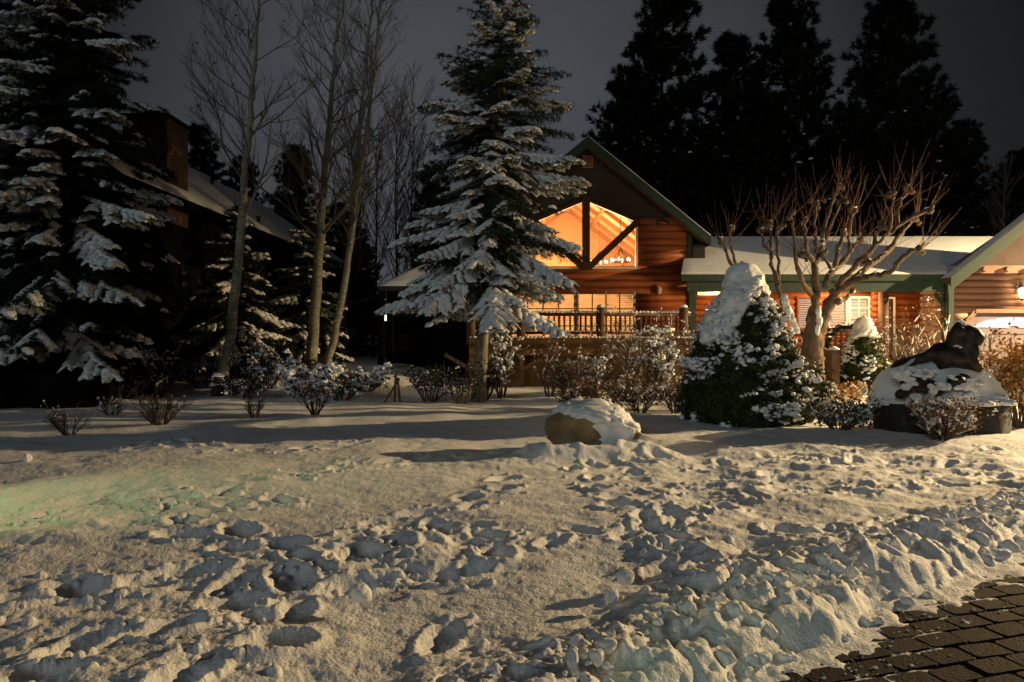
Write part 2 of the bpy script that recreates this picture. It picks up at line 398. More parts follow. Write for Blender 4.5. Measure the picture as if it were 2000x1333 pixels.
def PG(px, py, z=0.0):        # photo point lying on the snow
    Y = F*(EYE-z)/(py-HZ); return (px-CX)/F*Y, Y

def trample(x, y):
    f = 0
    for cx_, cy_, rx, ry, k in ((-2.4, 3.6, 2.0, 1.7, .72), (4.6, 8.8, 3.6, 1.7, .9), (1.7, 5.0, 1.2, .9, .8), (-4.2, 6.6, 1.3, 1.3, .9), (2.2, 6.9, 1.6, 1.4, .7), (-.7, 5.6, .9, 1.0, .8), (0, 9.0, 2.2, .5, .5)):
        f = np.maximum(f, k*np.exp(-(((x-cx_)/rx)**2+((y-cy_)/ry)**2)**2))
    return f
def snow_ground():
    t_in = np.linspace(-.86, .86, 860)
    t_out = np.array([.9, .96, 1.05, 1.2, 1.45, 1.8, 2.4, 3.5, 6])
    t = np.concatenate([-t_out[::-1], t_in, t_out])
    ys = [1.3]
    while ys[-1] < 13.5: ys.append(ys[-1]*1.0042)
    while ys[-1] < 60: ys.append(ys[-1]*1.02)
    while ys[-1] < 900: ys.append(ys[-1]*1.35)
    ys = np.array(ys)
    Y, T = np.meshgrid(ys, t, indexing='ij'); X = Y*T
    tr = trample(X, Y)
    h = .045*fbm2(X*.45, Y*.45, 3, 3)+.016*fbm2(X*1.6, Y*1.6, 3, 11)
    near = smooth(16, 11, Y)
    h += near*(.006*fbm2(X*7, Y*9, 3, 21)+.0034*vn2(X*30, Y*30, 31)+.0022*vn2(X*75, Y*75, 35))
    h += near*tr*(.050*fbm2(X*1.7+.3*vn2(X*2, Y*2, 43), Y*2.4, 2, 41)+.016*fbm2(X*5, Y*6, 3, 45)+.012*np.abs(fbm2(X*8, Y*8, 3, 47)))
    for bx, by, rx, ry, hh in ((.50, 9.50, .46, .24, .20), (1.72, 9.85, .44, .30, .24), (1.15, 9.60, .45, .22, .13)):
        h += hh*np.exp(-(((X-bx)/rx)**2+((Y-by)/ry)**2)**1.3)*(1+.25*fbm2(X*5, Y*5, 2, 55))
    # mounds along the planting beds at the back
    h += .10*smooth(14.5, 17.5, Y)*(.5+.5*fbm2(X*.9, Y*.9, 3, 51))*smooth(40, 25, Y)
    pits = []
    def trail(pts, n, wob, dep, sz=1.0, px=True):
        q = spline([PG(*p) if px else p for p in pts], n)
        d = np.gradient(q, axis=0)
        for k in range(n):
            a = math.atan2(d[k, 1], d[k, 0])
            o = wob*(1 if k % 2 else -1)
            pits.append((q[k, 0]-math.sin(a)*o+rng.normal()*.03, q[k, 1]+math.cos(a)*o+rng.normal()*.03, a+rng.normal()*.55, rng.uniform(.15, .23)*sz, rng.uniform(.085, .13)*sz, dep*rng.uniform(.35, .85)))
    trail([(1130, 915), (1180, 955), (1240, 1000), (1300, 1045), (1345, 1100), (1420, 1160)], 12, .06, .13)
    trail([(1330, 1010), (1300, 1045), (1340, 1110)], 5, .06, .12)
    trail([(1000, 940), (930, 975), (870, 1005), (790, 1040), (720, 1085)], 9, .10, .12)
    trail([(720, 1085), (640, 1150), (560, 1215), (430, 1290), (330, 1330)], 6, .10, .14, 1.15)
    trail([(860, 1030), (930, 1035), (965, 1075), (920, 1110), (850, 1105), (800, 1120)], 8, .03, .13)
    trail([(1080, 1055), (1140, 1045), (1220, 1040)], 3, .08, .09)
    trail([(300, 985), (360, 968), (430, 975), (530, 985)], 6, .10, .08)
    trail([(250, 875), (330, 868), (420, 880), (560, 882), (700, 870)], 12, .14, .07)
    trail([(430, 960), (600, 930), (760, 905), (960, 890)], 10, .10, .05)
    trail([(270, 1010), (380, 1030), (470, 1050), (560, 1075), (700, 1080)], 8, .12, .12, 1.1)
    trail([(60, 1150), (200, 1140), (330, 1110), (450, 1120), (560, 1130)], 6, .10, .14, 1.1)
    trail([(80, 1290), (200, 1250), (330, 1200), (470, 1180)], 4, .14, .13, 1.1)
    trail([(1180, 905), (1260, 930), (1300, 960)], 5, .1, .09)
    trail([(1450, 1060), (1560, 1040), (1640, 1050), (1700, 1030)], 5, .10, .1)
    trail([(1980, 930), (1800, 940), (1650, 960), (1500, 950), (1380, 990)], 16, .15, .09)
    trail([(1960, 880), (1760, 900), (1560, 890), (1400, 900), (1250, 895)], 18, .16, .08)
    for k in range(5200):
        x = rng.uniform(-6.5, 9); y = rng.uniform(2.2, 12.2)
        if abs(x) > y*.82 or rng.uniform() > float(trample(np.array(x), np.array(y)))**1.3*.030: continue
        pits.append((x, y, rng.uniform(0, 3.14), rng.uniform(.09, .24), rng.uniform(.06, .14), rng.uniform(.02, .075)))
    pits_np = np.array(pits)
    def rows(y0, r_): return np.searchsorted(ys, y0-r_), np.searchsorted(ys, y0+r_)
    def cols(y0, x0, r_):
        ts = sorted([(x0-r_)/max(y0-r_, .3), (x0-r_)/(y0+r_), (x0+r_)/max(y0-r_, .3), (x0+r_)/(y0+r_)])
        return np.searchsorted(t, ts[0]), np.searchsorted(t, ts[-1])
    rough = 1+.35*fbm2(X*11, Y*11, 2, 77)
    pitz = np.zeros_like(h); rimz = np.zeros_like(h)
    for x0, y0, a, ra, rb, dep in pits:
        r_ = ra*2.2; i0, i1 = rows(y0, r_); j0, j1 = cols(y0, x0, r_)
        if i1 <= i0 or j1 <= j0: continue
        xx = X[i0:i1, j0:j1]-x0; yy = Y[i0:i1, j0:j1]-y0; ca, sa = math.cos(a), math.sin(a)
        q = np.hypot((xx*ca+yy*sa)/ra, (-xx*sa+yy*ca)/rb)*(.85+.2*rough[i0:i1, j0:j1])
        pitz[i0:i1, j0:j1] = np.minimum(pitz[i0:i1, j0:j1], -.88*dep*smooth(1.3, .05, q))
        rimz[i0:i1, j0:j1] = np.maximum(rimz[i0:i1, j0:j1], .22*dep*np.exp(-((q-1.35)/.28)**2)*np.clip(rough[i0:i1, j0:j1], .15, 1.8))
    # clods thrown up round the prints
    h += pitz+rimz*smooth(-.06, -.01, pitz)
    rag = smooth(.003, .02, rimz)+smooth(.0, -.03, pitz)*.6
    h += near*rag*(.010*fbm2(X*15, Y*15, 3, 91)+.006*np.abs(vn2(X*45, Y*45, 95)))
    base = h.copy(); nc = 0
    for k in range(4000):
        if k < 2300:
            p = pits_np[rng.integers(len(pits_np))]; a = rng.uniform(0, 6.28); d = rng.uniform(.12, .34)
            x0, y0 = p[0]+math.cos(a)*d, p[1]+math.sin(a)*d
        else:
            x0 = rng.uniform(-6.5, 9); y0 = rng.uniform(2.3, 13)
            if rng.uniform() > .06+float(trample(np.array(x0), np.array(y0)))*.8: continue
        rr = .007+.036*rng.uniform()**3.4; r_ = rr*1.5
        i0, i1 = rows(y0, r_); j0, j1 = cols(y0, x0, r_)
        if i1 <= i0 or j1 <= j0: continue
        a = rng.uniform(0, 3.14); ca, sa = math.cos(a), math.sin(a); xx = X[i0:i1, j0:j1]-x0; yy = Y[i0:i1, j0:j1]-y0
        q2 = ((xx*ca+yy*sa)/rr)**2+((-xx*sa+yy*ca)/(rr*rng.uniform(.6, 1)))**2
        zc = np.mean(base[i0:i1, j0:j1])
        h[i0:i1, j0:j1] = np.where(q2 < 1, np.maximum(h[i0:i1, j0:j1], zc-.2*rr+np.sqrt(np.clip(1-q2, 0, 1))*rr*1.05), h[i0:i1, j0:j1]); nc += 1
    # the ploughed bank along the drive
    s = edge_dist(X, Y)+.07*fbm2(X*2.2, Y*2.2, 3, 61)+.018*fbm2(X*12, Y*12, 2, 63)
    lump = np.abs(fbm2(X*3.6, Y*3.6, 4, 67)); lump2 = np.abs(fbm2(X*9, Y*9, 3, 69))
    bank = smooth(-.03, .30, s)*smooth(1.15, .38, s)
    cx_ = X+.10*fbm2(X*3, Y*3, 2, 71); cy_ = Y+.10*fbm2(X*3, Y*3, 2, 73)
    def cells(sz, sd):        # rounded blocks
        gx = np.floor(cx_/sz).astype(np.int64); gy = np.floor(cy_/sz).astype(np.int64); best = np.full(X.shape, 9.); hv = np.zeros(X.shape)
        for dx in (-1, 0, 1):
            for dy in (-1, 0, 1):
                ix, iy = gx+dx, gy+dy; px_ = (ix+.5+.42*(_h(ix, iy, np.int64(sd))*2-1))*sz; py_ = (iy+.5+.42*(_h(ix, iy, np.int64(sd+1))*2-1))*sz
                d = np.hypot(cx_-px_, cy_-py_)/sz; m = d < best; best = np.where(m, d, best); hv = np.where(m, _h(ix, iy, np.int64(sd+2)), hv)
        return np.sqrt(np.clip(1-(best/.80)**2, 0, 1))*(.35+.65*hv)
    near_b = (s > -.4) & (s < 1.6)
    h = h+np.where(near_b, bank*(.075+.055*cells(.34, 101)+.060*(1-np.abs(fbm2(X*2.7+.3*vn2(X*5, Y*5, 3), Y*2.7, 3, 103)))+.020*fbm2(X*8, Y*8, 3, 105)+.009*fbm2(X*24, Y*24, 2, 107)-.03-.05*smooth(.16, .03, np.abs(fbm2(X*2.1, Y*2.1, 2, 109)))), 0)
    thin = DRIVE_Z+.010*fbm2(X*5, Y*5, 3, 81)+.008*lump2+smooth(-.24, .0, s)*.024-.014
    k_ = smooth(-.03, .13, s); h = h*k_+thin*(1-k_)
    h = np.where(s < -.5, DRIVE_Z-.05, h)
    Z = gz(X, Y)+h
    nr, nc_ = X.shape
    i = np.arange(nr-1)[:, None]*nc_; j = np.arange(nc_-1)[None]
    f = np.stack([i+j, i+j+1, i+nc_+j+1, i+nc_+j], -1).reshape(-1, 4)
    keep = (s[:-1, :-1] > -.6).ravel()
    g = G(); g.add(np.stack([X, Y, Z], -1), f[keep])
    o = g.build('snow_ground', M['snow']); kind(o, 'structure')
    return o
snow_ground()

def drive():
    g = G(); x = [-40, 60]
    g.add([[-40, -30, DRIVE_Z-.045], [60, -30, DRIVE_Z-.045], [60, 22.3, DRIVE_Z-.045], [-40, 22.3, DRIVE_Z-.045]], [[0, 1, 2, 3]])
    kind(g.build('driveway_bed', M['joint']), 'structure')
    g = G(); L, W_, gap = .255, .165, .009; ang = R(17); ca, sa = math.cos(ang), math.sin(ang)
    oct_ = []
    for v in range(-60, 60):
        for u in range(-50, 50):
            lu = (u+(.5 if v % 2 else 0))*L; lv = v*W_
            x0 = 3.2+lu*ca-lv*sa; y0 = 4.0+lu*sa+lv*ca
            if not (-2 < x0 < 9 and .3 < y0 < 9): continue
            if edge_dist(np.array([x0]), np.array([y0]))[0] > .28: continue
            oct_.append((x0, y0))
    oct_ = np.array(oct_); n = len(oct_); hl, hw, c = (L-gap)/2, (W_-gap)/2, .018
    ring = np.array([[-hl+c, -hw], [hl-c, -hw], [hl, -hw+c], [hl, hw-c], [hl-c, hw], [-hl+c, hw], [-hl, hw-c], [-hl, -hw+c]])
    V = []
    for sc_, z in ((1, -.05), (1, -.014), (.975, -.005), (.92, 0)):
        r_ = ring*np.array([1-(1-sc_)*.7, sc_]); V.append(np.concatenate([r_, np.full((8, 1), z)], 1))
    V = np.concatenate(V)
    tilt = rng.normal(size=(n, 2))*.011; rot = ang+rng.normal(size=n)*.02
    X = V[None, :, 0]*np.cos(rot)[:, None]-V[None, :, 1]*np.sin(rot)[:, None]; Y = V[None, :, 0]*np.sin(rot)[:, None]+V[None, :, 1]*np.cos(rot)[:, None]
    Z = V[None, :, 2]+X*tilt[:, :1]+Y*tilt[:, 1:]+rng.normal(size=(n, 1))*.0025
    W = np.stack([X+oct_[:, :1], Y+oct_[:, 1:], Z+DRIVE_Z], -1)
    f = []
    for k in range(3): f += [[k*8+j, k*8+(j+1) % 8, k*8+8+(j+1) % 8, k*8+8+j] for j in range(8)]
    f = np.array(f); top = np.arange(24, 32)[None]
    off = np.arange(n)[:, None, None]*32
    g.add(W, (f[None]+off).reshape(-1, 4), (top[None]+off).reshape(-1, 8))
    kind(g.build('paved_driveway', M['paver'], smooth=False), 'structure')
    # crumbs of snow and ice left on the pavers, and chunks along the bank
    g = G(); C = []; Rd = []
    for k in range(1150):
        tt = rng.uniform(0, 1); i = rng.integers(1, 8); a, b = EDGE[i], EDGE[i+1]; q = a+(b-a)*tt; d = unit(b-a); nrm = np.array([-d[1], d[0]])
        if k < 730:
            s = rng.uniform(-.06, .62); r_ = .006+.050*rng.uniform()**4.5; z = DRIVE_Z+.015+.23*smooth(-.03, .32, s)-.06*smooth(.4, .6, s)
        else:
            s = -abs(rng.normal()*.25)-.02; r_ = .003+.009*rng.uniform()**2.5; z = DRIVE_Z+.004
        C.append([q[0]+nrm[0]*s, q[1]+nrm[1]*s, z]); Rd.append(np.array([1, rng.uniform(.6, 1), rng.uniform(.5, .9)])*r_)
    for k in range(160):
        x0 = rng.uniform(1, 6); y0 = rng.uniform(2.6, 6)
        if edge_dist(np.array([x0]), np.array([y0]))[0] > -.1: continue
        C.append([x0, y0, DRIVE_Z+.003]); Rd.append(np.array([1, .8, .6])*(.002+.006*rng.uniform()**2.5))
    for k in range(26):
        i = rng.integers(1, 8); a, b = EDGE[i], EDGE[i+1]; q = a+(b-a)*rng.uniform(); d = unit(b-a); nrm = np.array([-d[1], d[0]]); s = rng.uniform(.0, .45); r_ = rng.uniform(.05, .11)
        C.append([q[0]+nrm[0]*s, q[1]+nrm[1]*s, DRIVE_Z+.19*smooth(-.05, .32, s)]); Rd.append(np.array([1, rng.uniform(.6, 1), rng.uniform(.55, .85)])*r_)
    blobs(g, np.array(C), np.array(Rd), 3, .5, False, 1.35)
    kind(g.build('snow_crumbs', M['snow']), 'stuff')
drive()

def snowball(px, py, r_, label):
    x, y = PG(px, py); z = .02
    g = G(); blobs(g, [[x, y, z+r_*.8]], [[r_, r_, r_*.95]], 4, .22, False, 1.7, seed=px)
    tag(g.build('snowball', M['snow'], loc=(x, y, z)), label, 'snowball', 'snowballs on the lawn')
snowball(1222, 1148, .055, 'round lump of snow beside the trench near the ploughed bank')
snowball(706, 1182, .060, 'pale snowball at the edge of smooth untrodden snow, lawn foreground')
snowball(1195, 1180, .04, 'small snow lump between the round lump and the ploughed bank')
snowball(53, 905, .055, 'white snow lump alone on dark snow at the lawn left side')

# ------------------------------------------------------------------ conifers
def spruce(name, label, base, H, prof, crown0, lean=(0, 0), nper=7, dz=.33, needle='needle', bark='bark', trunk_r=.16, snow_amt=.5, per=14, nl=.085, seed=1, group=None, cat='spruce tree', front=None, sub=True, sw=1.0):
    global rng
    rng = np.random.default_rng(seed)
    t = thing(name, label, cat, base, group); b = np.array(base, float)
    g = G(); zz = np.linspace(-.25, H, 14)
    ax = lambda z: b+np.array([lean[0]*(z/H), lean[1]*(z/H), z])
    flare = trunk_r*(1-zz/H*.93)+.06*np.exp(-np.clip(zz+.1, 0, 9)*3)
    tube(g, np.array([ax(z) for z in zz]), np.maximum(flare, .012), 12)
    A, B, SA, SB, SW = [], [], [], [], []
    z = crown0; wh = 0
    while z < H-.12:
        fz = (z-crown0)/(H-crown0); Rz = float(np.interp(z, [p[0] for p in prof], [p[1] for p in prof]))
        n = max(4, int(nper*(1-.35*fz)))
        for k in range(n):
            a = (k+rng.uniform(-.3, .3))*2*np.pi/n+wh*2.4
            L = Rz*rng.uniform(.66, 1.16); zs = z+rng.uniform(-.12, .12)
            if rng.uniform() < .06: L *= .55
            d = np.array([math.cos(a), math.sin(a), 0]); sdv = np.array([-math.sin(a), math.cos(a), 0])
            droop = (.80*(1-fz)**.8-.30*fz)*rng.uniform(.75, 1.2)
            ns = max(5, int(L/.16)); tt = np.linspace(0, 1, ns)
            pts = ax(zs)+d*(L*tt)[:, None]+np.array([0, 0, 1])*(L*(-droop*tt**1.15*1.05+.22*droop*tt**3+.10*tt))[:, None]
            pts += sdv*(np.cumsum(rng.normal(size=ns))*.018*L)[:, None]
            tube(g, pts, np.linspace(.010+.012*L, .004, ns), 4)
            load = 1.15*rng.uniform(.75, 1.1) if rng.uniform() < snow_amt*(1.3-.75*fz) else rng.uniform(0, .16)
            for i in range(max(1, ns//6), ns):
                p = pts[i]; dr = unit(pts[i]-pts[i-1]); f = tt[i]
                A.append(pts[i-1]); B.append(p)
                if rng.uniform() < load*smooth(.15, .5, f): SA.append(pts[i-1]); SB.append(p); SW.append(1.15)
                for sgn in (-1, 1):
                    ln = L*(.10+.30*(1-f)*min(1, f*3.2)+.04)*rng.uniform(.65, 1.2)
                    ln = min(max(ln, .13), .75)
                    dd = unit(dr*.75+sdv*sgn*rng.uniform(.5, .85)+np.array([0, 0, -.22-.15*rng.uniform()]))
                    q = p+dd*ln+np.array([0, 0, -.06*ln]); A.append(p); B.append(q)
                    s_here = rng.uniform() < load*smooth(.18, .5, f)
                    if s_here: SA.append(p); SB.append(q); SW.append(1)
                    if sub and ln > .2:
                        m = int(ln/.11)
                        for j in range(1, m+1):
                            r0 = p+(q-p)*(j/(m+1))
                            for s2 in (-1, 1):
                                e2 = unit(dd*.8+np.cross(dd, [0, 0, 1])*s2*.75+np.array([0, 0, -.25])); r1 = r0+e2*ln*.36*rng.uniform(.6, 1.2)
                                A.append(r0); B.append(r1)
                                if s_here and rng.uniform() < .8: SA.append(r0); SB.append(r1); SW.append(.75)
                    # hanging twig below
                    if rng.uniform() < .45:
                        r1 = p+unit(dr*.3+sdv*sgn*.25+np.array([0, 0, -1]))*rng.uniform(.10, .24); A.append(p); B.append(r1)
        z += dz*rng.uniform(.75, 1.2)*(1-.35*fz); wh += 1
    # leader
    A.append(ax(H-.5)); B.append(ax(H+.1)); A.append(ax(H-.3)); B.append(ax(H+.15))
    g.build('trunk', M[bark], t)
    g = G(); A = np.array(A); B = np.array(B); needles(g, A, B, per, nl, .0085*nl/.085, 1.0, .5); o = g.build('crown', M[needle], t, smooth=False)
    g = G(); SA = np.array(SA); SB = np.array(SB); SW = np.array(SW)
    twigsnow(g, SA-np.array([0, 0, .005]), SB, .074*SW*sw, .048*SW*sw, 5); g.build('snow', M['snow_soft'], t)
    return t
spruce('spruce_tree', 'tall snow-laden spruce with a pale bare trunk standing in front of the log house', (-.77, 17.0, 0), 10.3,
       [(1, 1.95), (2.4, 2.0), (3.5, 2.05), (4.6, 1.95), (6.3, 1.72), (7.8, 1.35), (9, .78), (10.3, .08)], 2.75, (.65, 0), 9, .33, trunk_r=.155, snow_amt=.55, seed=11, group='spruces', sw=1.05)
LSP = [(0, 2.7), (2, 2.75), (4, 2.6), (7, 2.2), (10, 1.5), (13, .3), (13.5, .05)]
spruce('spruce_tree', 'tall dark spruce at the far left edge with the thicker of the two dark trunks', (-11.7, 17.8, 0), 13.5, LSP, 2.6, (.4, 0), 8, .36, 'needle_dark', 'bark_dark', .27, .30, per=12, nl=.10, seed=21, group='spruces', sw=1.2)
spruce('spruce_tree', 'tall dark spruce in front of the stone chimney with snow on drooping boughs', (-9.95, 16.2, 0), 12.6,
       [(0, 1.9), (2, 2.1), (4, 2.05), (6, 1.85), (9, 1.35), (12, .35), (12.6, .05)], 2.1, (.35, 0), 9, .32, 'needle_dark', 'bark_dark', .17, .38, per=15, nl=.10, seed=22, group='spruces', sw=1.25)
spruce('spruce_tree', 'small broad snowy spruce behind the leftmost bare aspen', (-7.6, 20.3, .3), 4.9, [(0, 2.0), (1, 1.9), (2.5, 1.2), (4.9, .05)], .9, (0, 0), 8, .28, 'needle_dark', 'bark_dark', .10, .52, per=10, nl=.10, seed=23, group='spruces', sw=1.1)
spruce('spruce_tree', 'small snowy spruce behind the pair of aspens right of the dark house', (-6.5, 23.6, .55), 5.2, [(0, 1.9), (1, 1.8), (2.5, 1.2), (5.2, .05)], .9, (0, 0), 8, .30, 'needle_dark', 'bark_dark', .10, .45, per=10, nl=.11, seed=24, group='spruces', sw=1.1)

def pine_mesh(seed, H, Rb, name='pine_tree', label='', loc=(0, 0, 0), crown0=.12, dens=1.0):
    global rng
    rng = np.random.default_rng(seed)
    t = thing(name, label, 'pine tree', loc, 'dark pines behind the houses'); b = np.array(loc, float)
    g = G(); tube(g, [b+np.array([0, 0, z]) for z in np.linspace(0, H*.97, 8)], np.linspace(.28, .03, 8), 8)
    A, B = [], []; SC = []
    nb = int(210*dens*H/18)
    for k in range(nb):
        f = (k+rng.uniform())/nb; z = H*(crown0+(1-crown0)*f); L = Rb*((1-f)**.62*.92+.07)*rng.uniform(.55, 1.15)
        a = rng.uniform(0, 6.28); d = np.array([math.cos(a), math.sin(a), 0])
        tt = np.linspace(0, 1, 7); pts = b+np.array([0, 0, z])+d*(L*tt)[:, None]+np.array([0, 0, 1])*(L*(-.12*tt+.42*tt**2.2))[:, None]
        tube(g, pts, np.linspace(.05, .012, 7), 4)
        m = max(4, int(L/.22))
        for j in range(m):
            u = .3+.7*(j+rng.uniform())/m; p = np.array([np.interp(u, tt, pts[:, q]) for q in range(3)])
            sp = .38*L*(1.15-u)+.12
            p = p+rng.normal(size=3)*np.array([sp, sp, sp*.45])*.75
            dv = unit(d*.5+rng.normal(size=3)*.5+np.array([0, 0, .8])); A.append(p-dv*.15); B.append(p+dv*.32)
            if rng.uniform() < .24 and vn3(p*.5+seed) > .08 and z < H*.62: SC.append(p+np.array([0, 0, .12]))
        A.append(pts[-1]); B.append(pts[-1]+unit(pts[-1]-pts[-2])*.3)
    A.append(b+np.array([0, 0, H-.5])); B.append(b+np.array([0, 0, H+.2]))
    g.build('trunk', M['bark_dark'], t)
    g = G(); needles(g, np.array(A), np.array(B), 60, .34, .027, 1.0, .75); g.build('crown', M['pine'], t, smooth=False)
    g = G(); SC = np.array(SC); blobs(g, SC, rng.uniform(.04, .15, (len(SC), 1))*np.array([1.4, 1, .6]), 1, .3); g.build('snow', M['snow_soft'], t)
    return t
PY = 37.0
def px_x(px, Y): return (px-CX)/F*Y
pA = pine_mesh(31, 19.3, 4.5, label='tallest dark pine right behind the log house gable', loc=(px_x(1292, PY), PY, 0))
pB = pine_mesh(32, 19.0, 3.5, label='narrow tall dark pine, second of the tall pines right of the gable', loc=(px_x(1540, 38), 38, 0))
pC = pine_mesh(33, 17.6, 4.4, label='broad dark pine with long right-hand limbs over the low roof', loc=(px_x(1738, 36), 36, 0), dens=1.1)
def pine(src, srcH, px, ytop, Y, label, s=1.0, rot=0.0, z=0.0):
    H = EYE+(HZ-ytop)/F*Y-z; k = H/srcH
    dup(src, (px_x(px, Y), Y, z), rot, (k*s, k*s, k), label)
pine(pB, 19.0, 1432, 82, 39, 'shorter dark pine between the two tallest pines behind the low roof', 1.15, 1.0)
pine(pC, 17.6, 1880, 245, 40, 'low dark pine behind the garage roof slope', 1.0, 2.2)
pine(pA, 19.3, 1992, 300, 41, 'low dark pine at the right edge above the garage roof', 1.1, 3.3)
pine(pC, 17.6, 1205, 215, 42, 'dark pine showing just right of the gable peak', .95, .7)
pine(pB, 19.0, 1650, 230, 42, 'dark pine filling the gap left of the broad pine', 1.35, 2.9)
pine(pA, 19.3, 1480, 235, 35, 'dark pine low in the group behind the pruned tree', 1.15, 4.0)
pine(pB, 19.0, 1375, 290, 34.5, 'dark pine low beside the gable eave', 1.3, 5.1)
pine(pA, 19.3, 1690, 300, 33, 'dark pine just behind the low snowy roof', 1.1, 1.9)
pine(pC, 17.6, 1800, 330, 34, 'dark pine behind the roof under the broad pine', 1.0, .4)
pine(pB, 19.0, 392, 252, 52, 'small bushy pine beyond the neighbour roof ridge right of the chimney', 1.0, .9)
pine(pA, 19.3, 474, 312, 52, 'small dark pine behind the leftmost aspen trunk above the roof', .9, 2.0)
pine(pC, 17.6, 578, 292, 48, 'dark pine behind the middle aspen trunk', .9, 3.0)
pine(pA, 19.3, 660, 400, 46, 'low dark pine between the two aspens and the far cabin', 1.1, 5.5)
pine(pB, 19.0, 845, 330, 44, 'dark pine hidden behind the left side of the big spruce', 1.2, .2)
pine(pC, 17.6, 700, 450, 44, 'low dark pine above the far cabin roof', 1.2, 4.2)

# ------------------------------------------------------------------ bare trees
SEGS = None
def grow(g, p, d, L, r_, lev, maxlev, up=.25, nch=6, ang=.75, tips=None, wig=.10, minr=.004, shrink=.58):
    n = max(4, int(L/.28)+2) if lev < maxlev else 4
    pts = [np.array(p, float)]; dd = unit(d)
    for k in range(n-1):
        dd = unit(dd+rng.normal(size=3)*wig+np.array([0, 0, up/n*1.6])); pts.append(pts[-1]+dd*L/(n-1))
    pts = np.array(pts); rr = np.linspace(r_, max(r_*.28, minr*.6), n)
    tube(g, pts, rr, 7 if lev == 0 else (5 if lev == 1 else 3), cap=lev < 2)
    if lev >= 2 and SEGS is not None and len(SEGS) < 4000: SEGS.append((pts[0], pts[len(pts)//2])); SEGS.append((pts[len(pts)//2], pts[-1]))
    if lev == maxlev:
        if tips is not None: tips.append(pts[-1])
        return
    for k in range(nch if lev < maxlev-1 else max(3, nch-1)):
        u = rng.uniform(.18, 1.0)*.97; i = min(int(u*(n-1)), n-2); q = pts[i]+(pts[i+1]-pts[i])*(u*(n-1)-i)
        loc = unit(pts[i+1]-pts[i]); s = unit(np.cross(loc, rng.normal(size=3)))
        cd = unit(loc*math.cos(ang)+s*math.sin(ang)*rng.uniform(.6, 1.2)+np.array([0, 0, .15]))
        grow(g, q, cd, L*shrink*rng.uniform(.6, 1.1)*(1.15-.5*u), max(np.interp(u, [0, 1], [rr[0], rr[-1]])*.62, minr), lev+1, maxlev, up, nch, ang, tips, wig, minr, shrink)
def aspen(label, path, Y, r0, b0, seed, nb=26, bl=3.0, lmax=3, leaf=True):
    global rng
    rng = np.random.default_rng(seed)
    pts = spline([P(a, c, Y) for a, c in path], 26); base = tuple(pts[0])
    t = thing('aspen_tree', label, 'aspen tree', base, 'bare aspens')
    g = G(); n = len(pts); H = pts[-1, 2]-pts[0, 2]
    pts[1:] += rng.normal(size=(n-1, 3))*np.array([.02, .02, 0])
    rr = r0*(1-.86*np.linspace(0, 1, n)**1.1); rr[0] *= 1.35; rr[1] *= 1.08
    tube(g, pts, rr, 12); g.build('trunk', M['aspen'], t)
    g = G(); tips = []
    for k in range(nb):
        u = b0+(1-b0)*(k+rng.uniform())/nb; i = min(int(u*(n-1)), n-2); q = pts[i]+(pts[i+1]-pts[i])*(u*(n-1)-i)
        a = rng.uniform(0, 6.28); el = rng.uniform(.45, .95)
        d = np.array([math.cos(a)*math.cos(el), .6*math.sin(a)*math.cos(el), math.sin(el)])
        grow(g, q, d, bl*rng.uniform(.6, 1.1)*(1.1-.65*(u-b0)/(1-b0)), max(.016, rr[i]*.34), 1, lmax, .22, 7, .62, tips, .09, .0045)
    # a few low dead sprigs
    for k in range(9):
        i = rng.integers(6, max(7, int(b0*n)+4)); a = rng.uniform(0, 6.28)
        grow(g, pts[i], np.array([math.cos(a), math.sin(a)*.5, .35]), rng.uniform(.5, 1.3), .012, 2, 3, .2, 6, .7, tips, .12, .004)
    g.build('branch', M['twig_grey'], t)
    g = G(); tp = np.array(tips); tp = tp[rng.uniform(size=len(tp)) < .06]; leaves(g, tp, np.full(len(tp), .07)); g.build('dry_leaves', M['twig'], t, smooth=False)
    g = G(); C = []
    for k in range(11):
        i = rng.integers(2, 13); a = rng.uniform(-2.6, -.5); C.append(pts[i]+np.array([math.cos(a), math.sin(a), 0])*rr[i]*.95+np.array([0, 0, rng.uniform(-.15, .15)]))
    blobs(g, np.array(C), rng.uniform(.010, .026, (11, 1))*np.array([1, 1, 1.2]), 1, .3, False); g.build('snow', M['snow_soft'], t)
    return t
aspen('leftmost bare aspen, leaning right with a stump at its foot', [(430, 778), (437, 740), (455, 600), (470, 450), (482, 310), (491, 200), (500, 80), (507, -70)], 18.0, .150, .46, 41, 24, 2.6)
aspen('middle bare aspen with a straight upright trunk beside its leaning twin', [(605, 726), (610, 680), (621, 520), (628, 420), (641, 260), (655, 100), (668, -90)], 22.0, .195, .40, 42, 34, 3.4)
aspen('slender bare aspen leaning right, its foot beside the middle aspen', [(636, 724), (652, 660), (680, 520), (693, 400), (715, 260), (731, 140), (742, -20)], 22.2, .13, .42, 43, 22, 2.8)
aspen('bare pale tree rising behind the two close aspens', [(668, 716), (672, 600), (690, 400), (702, 250), (722, 60), (735, -120)], 27.0, .15, .35, 44, 30, 3.6)

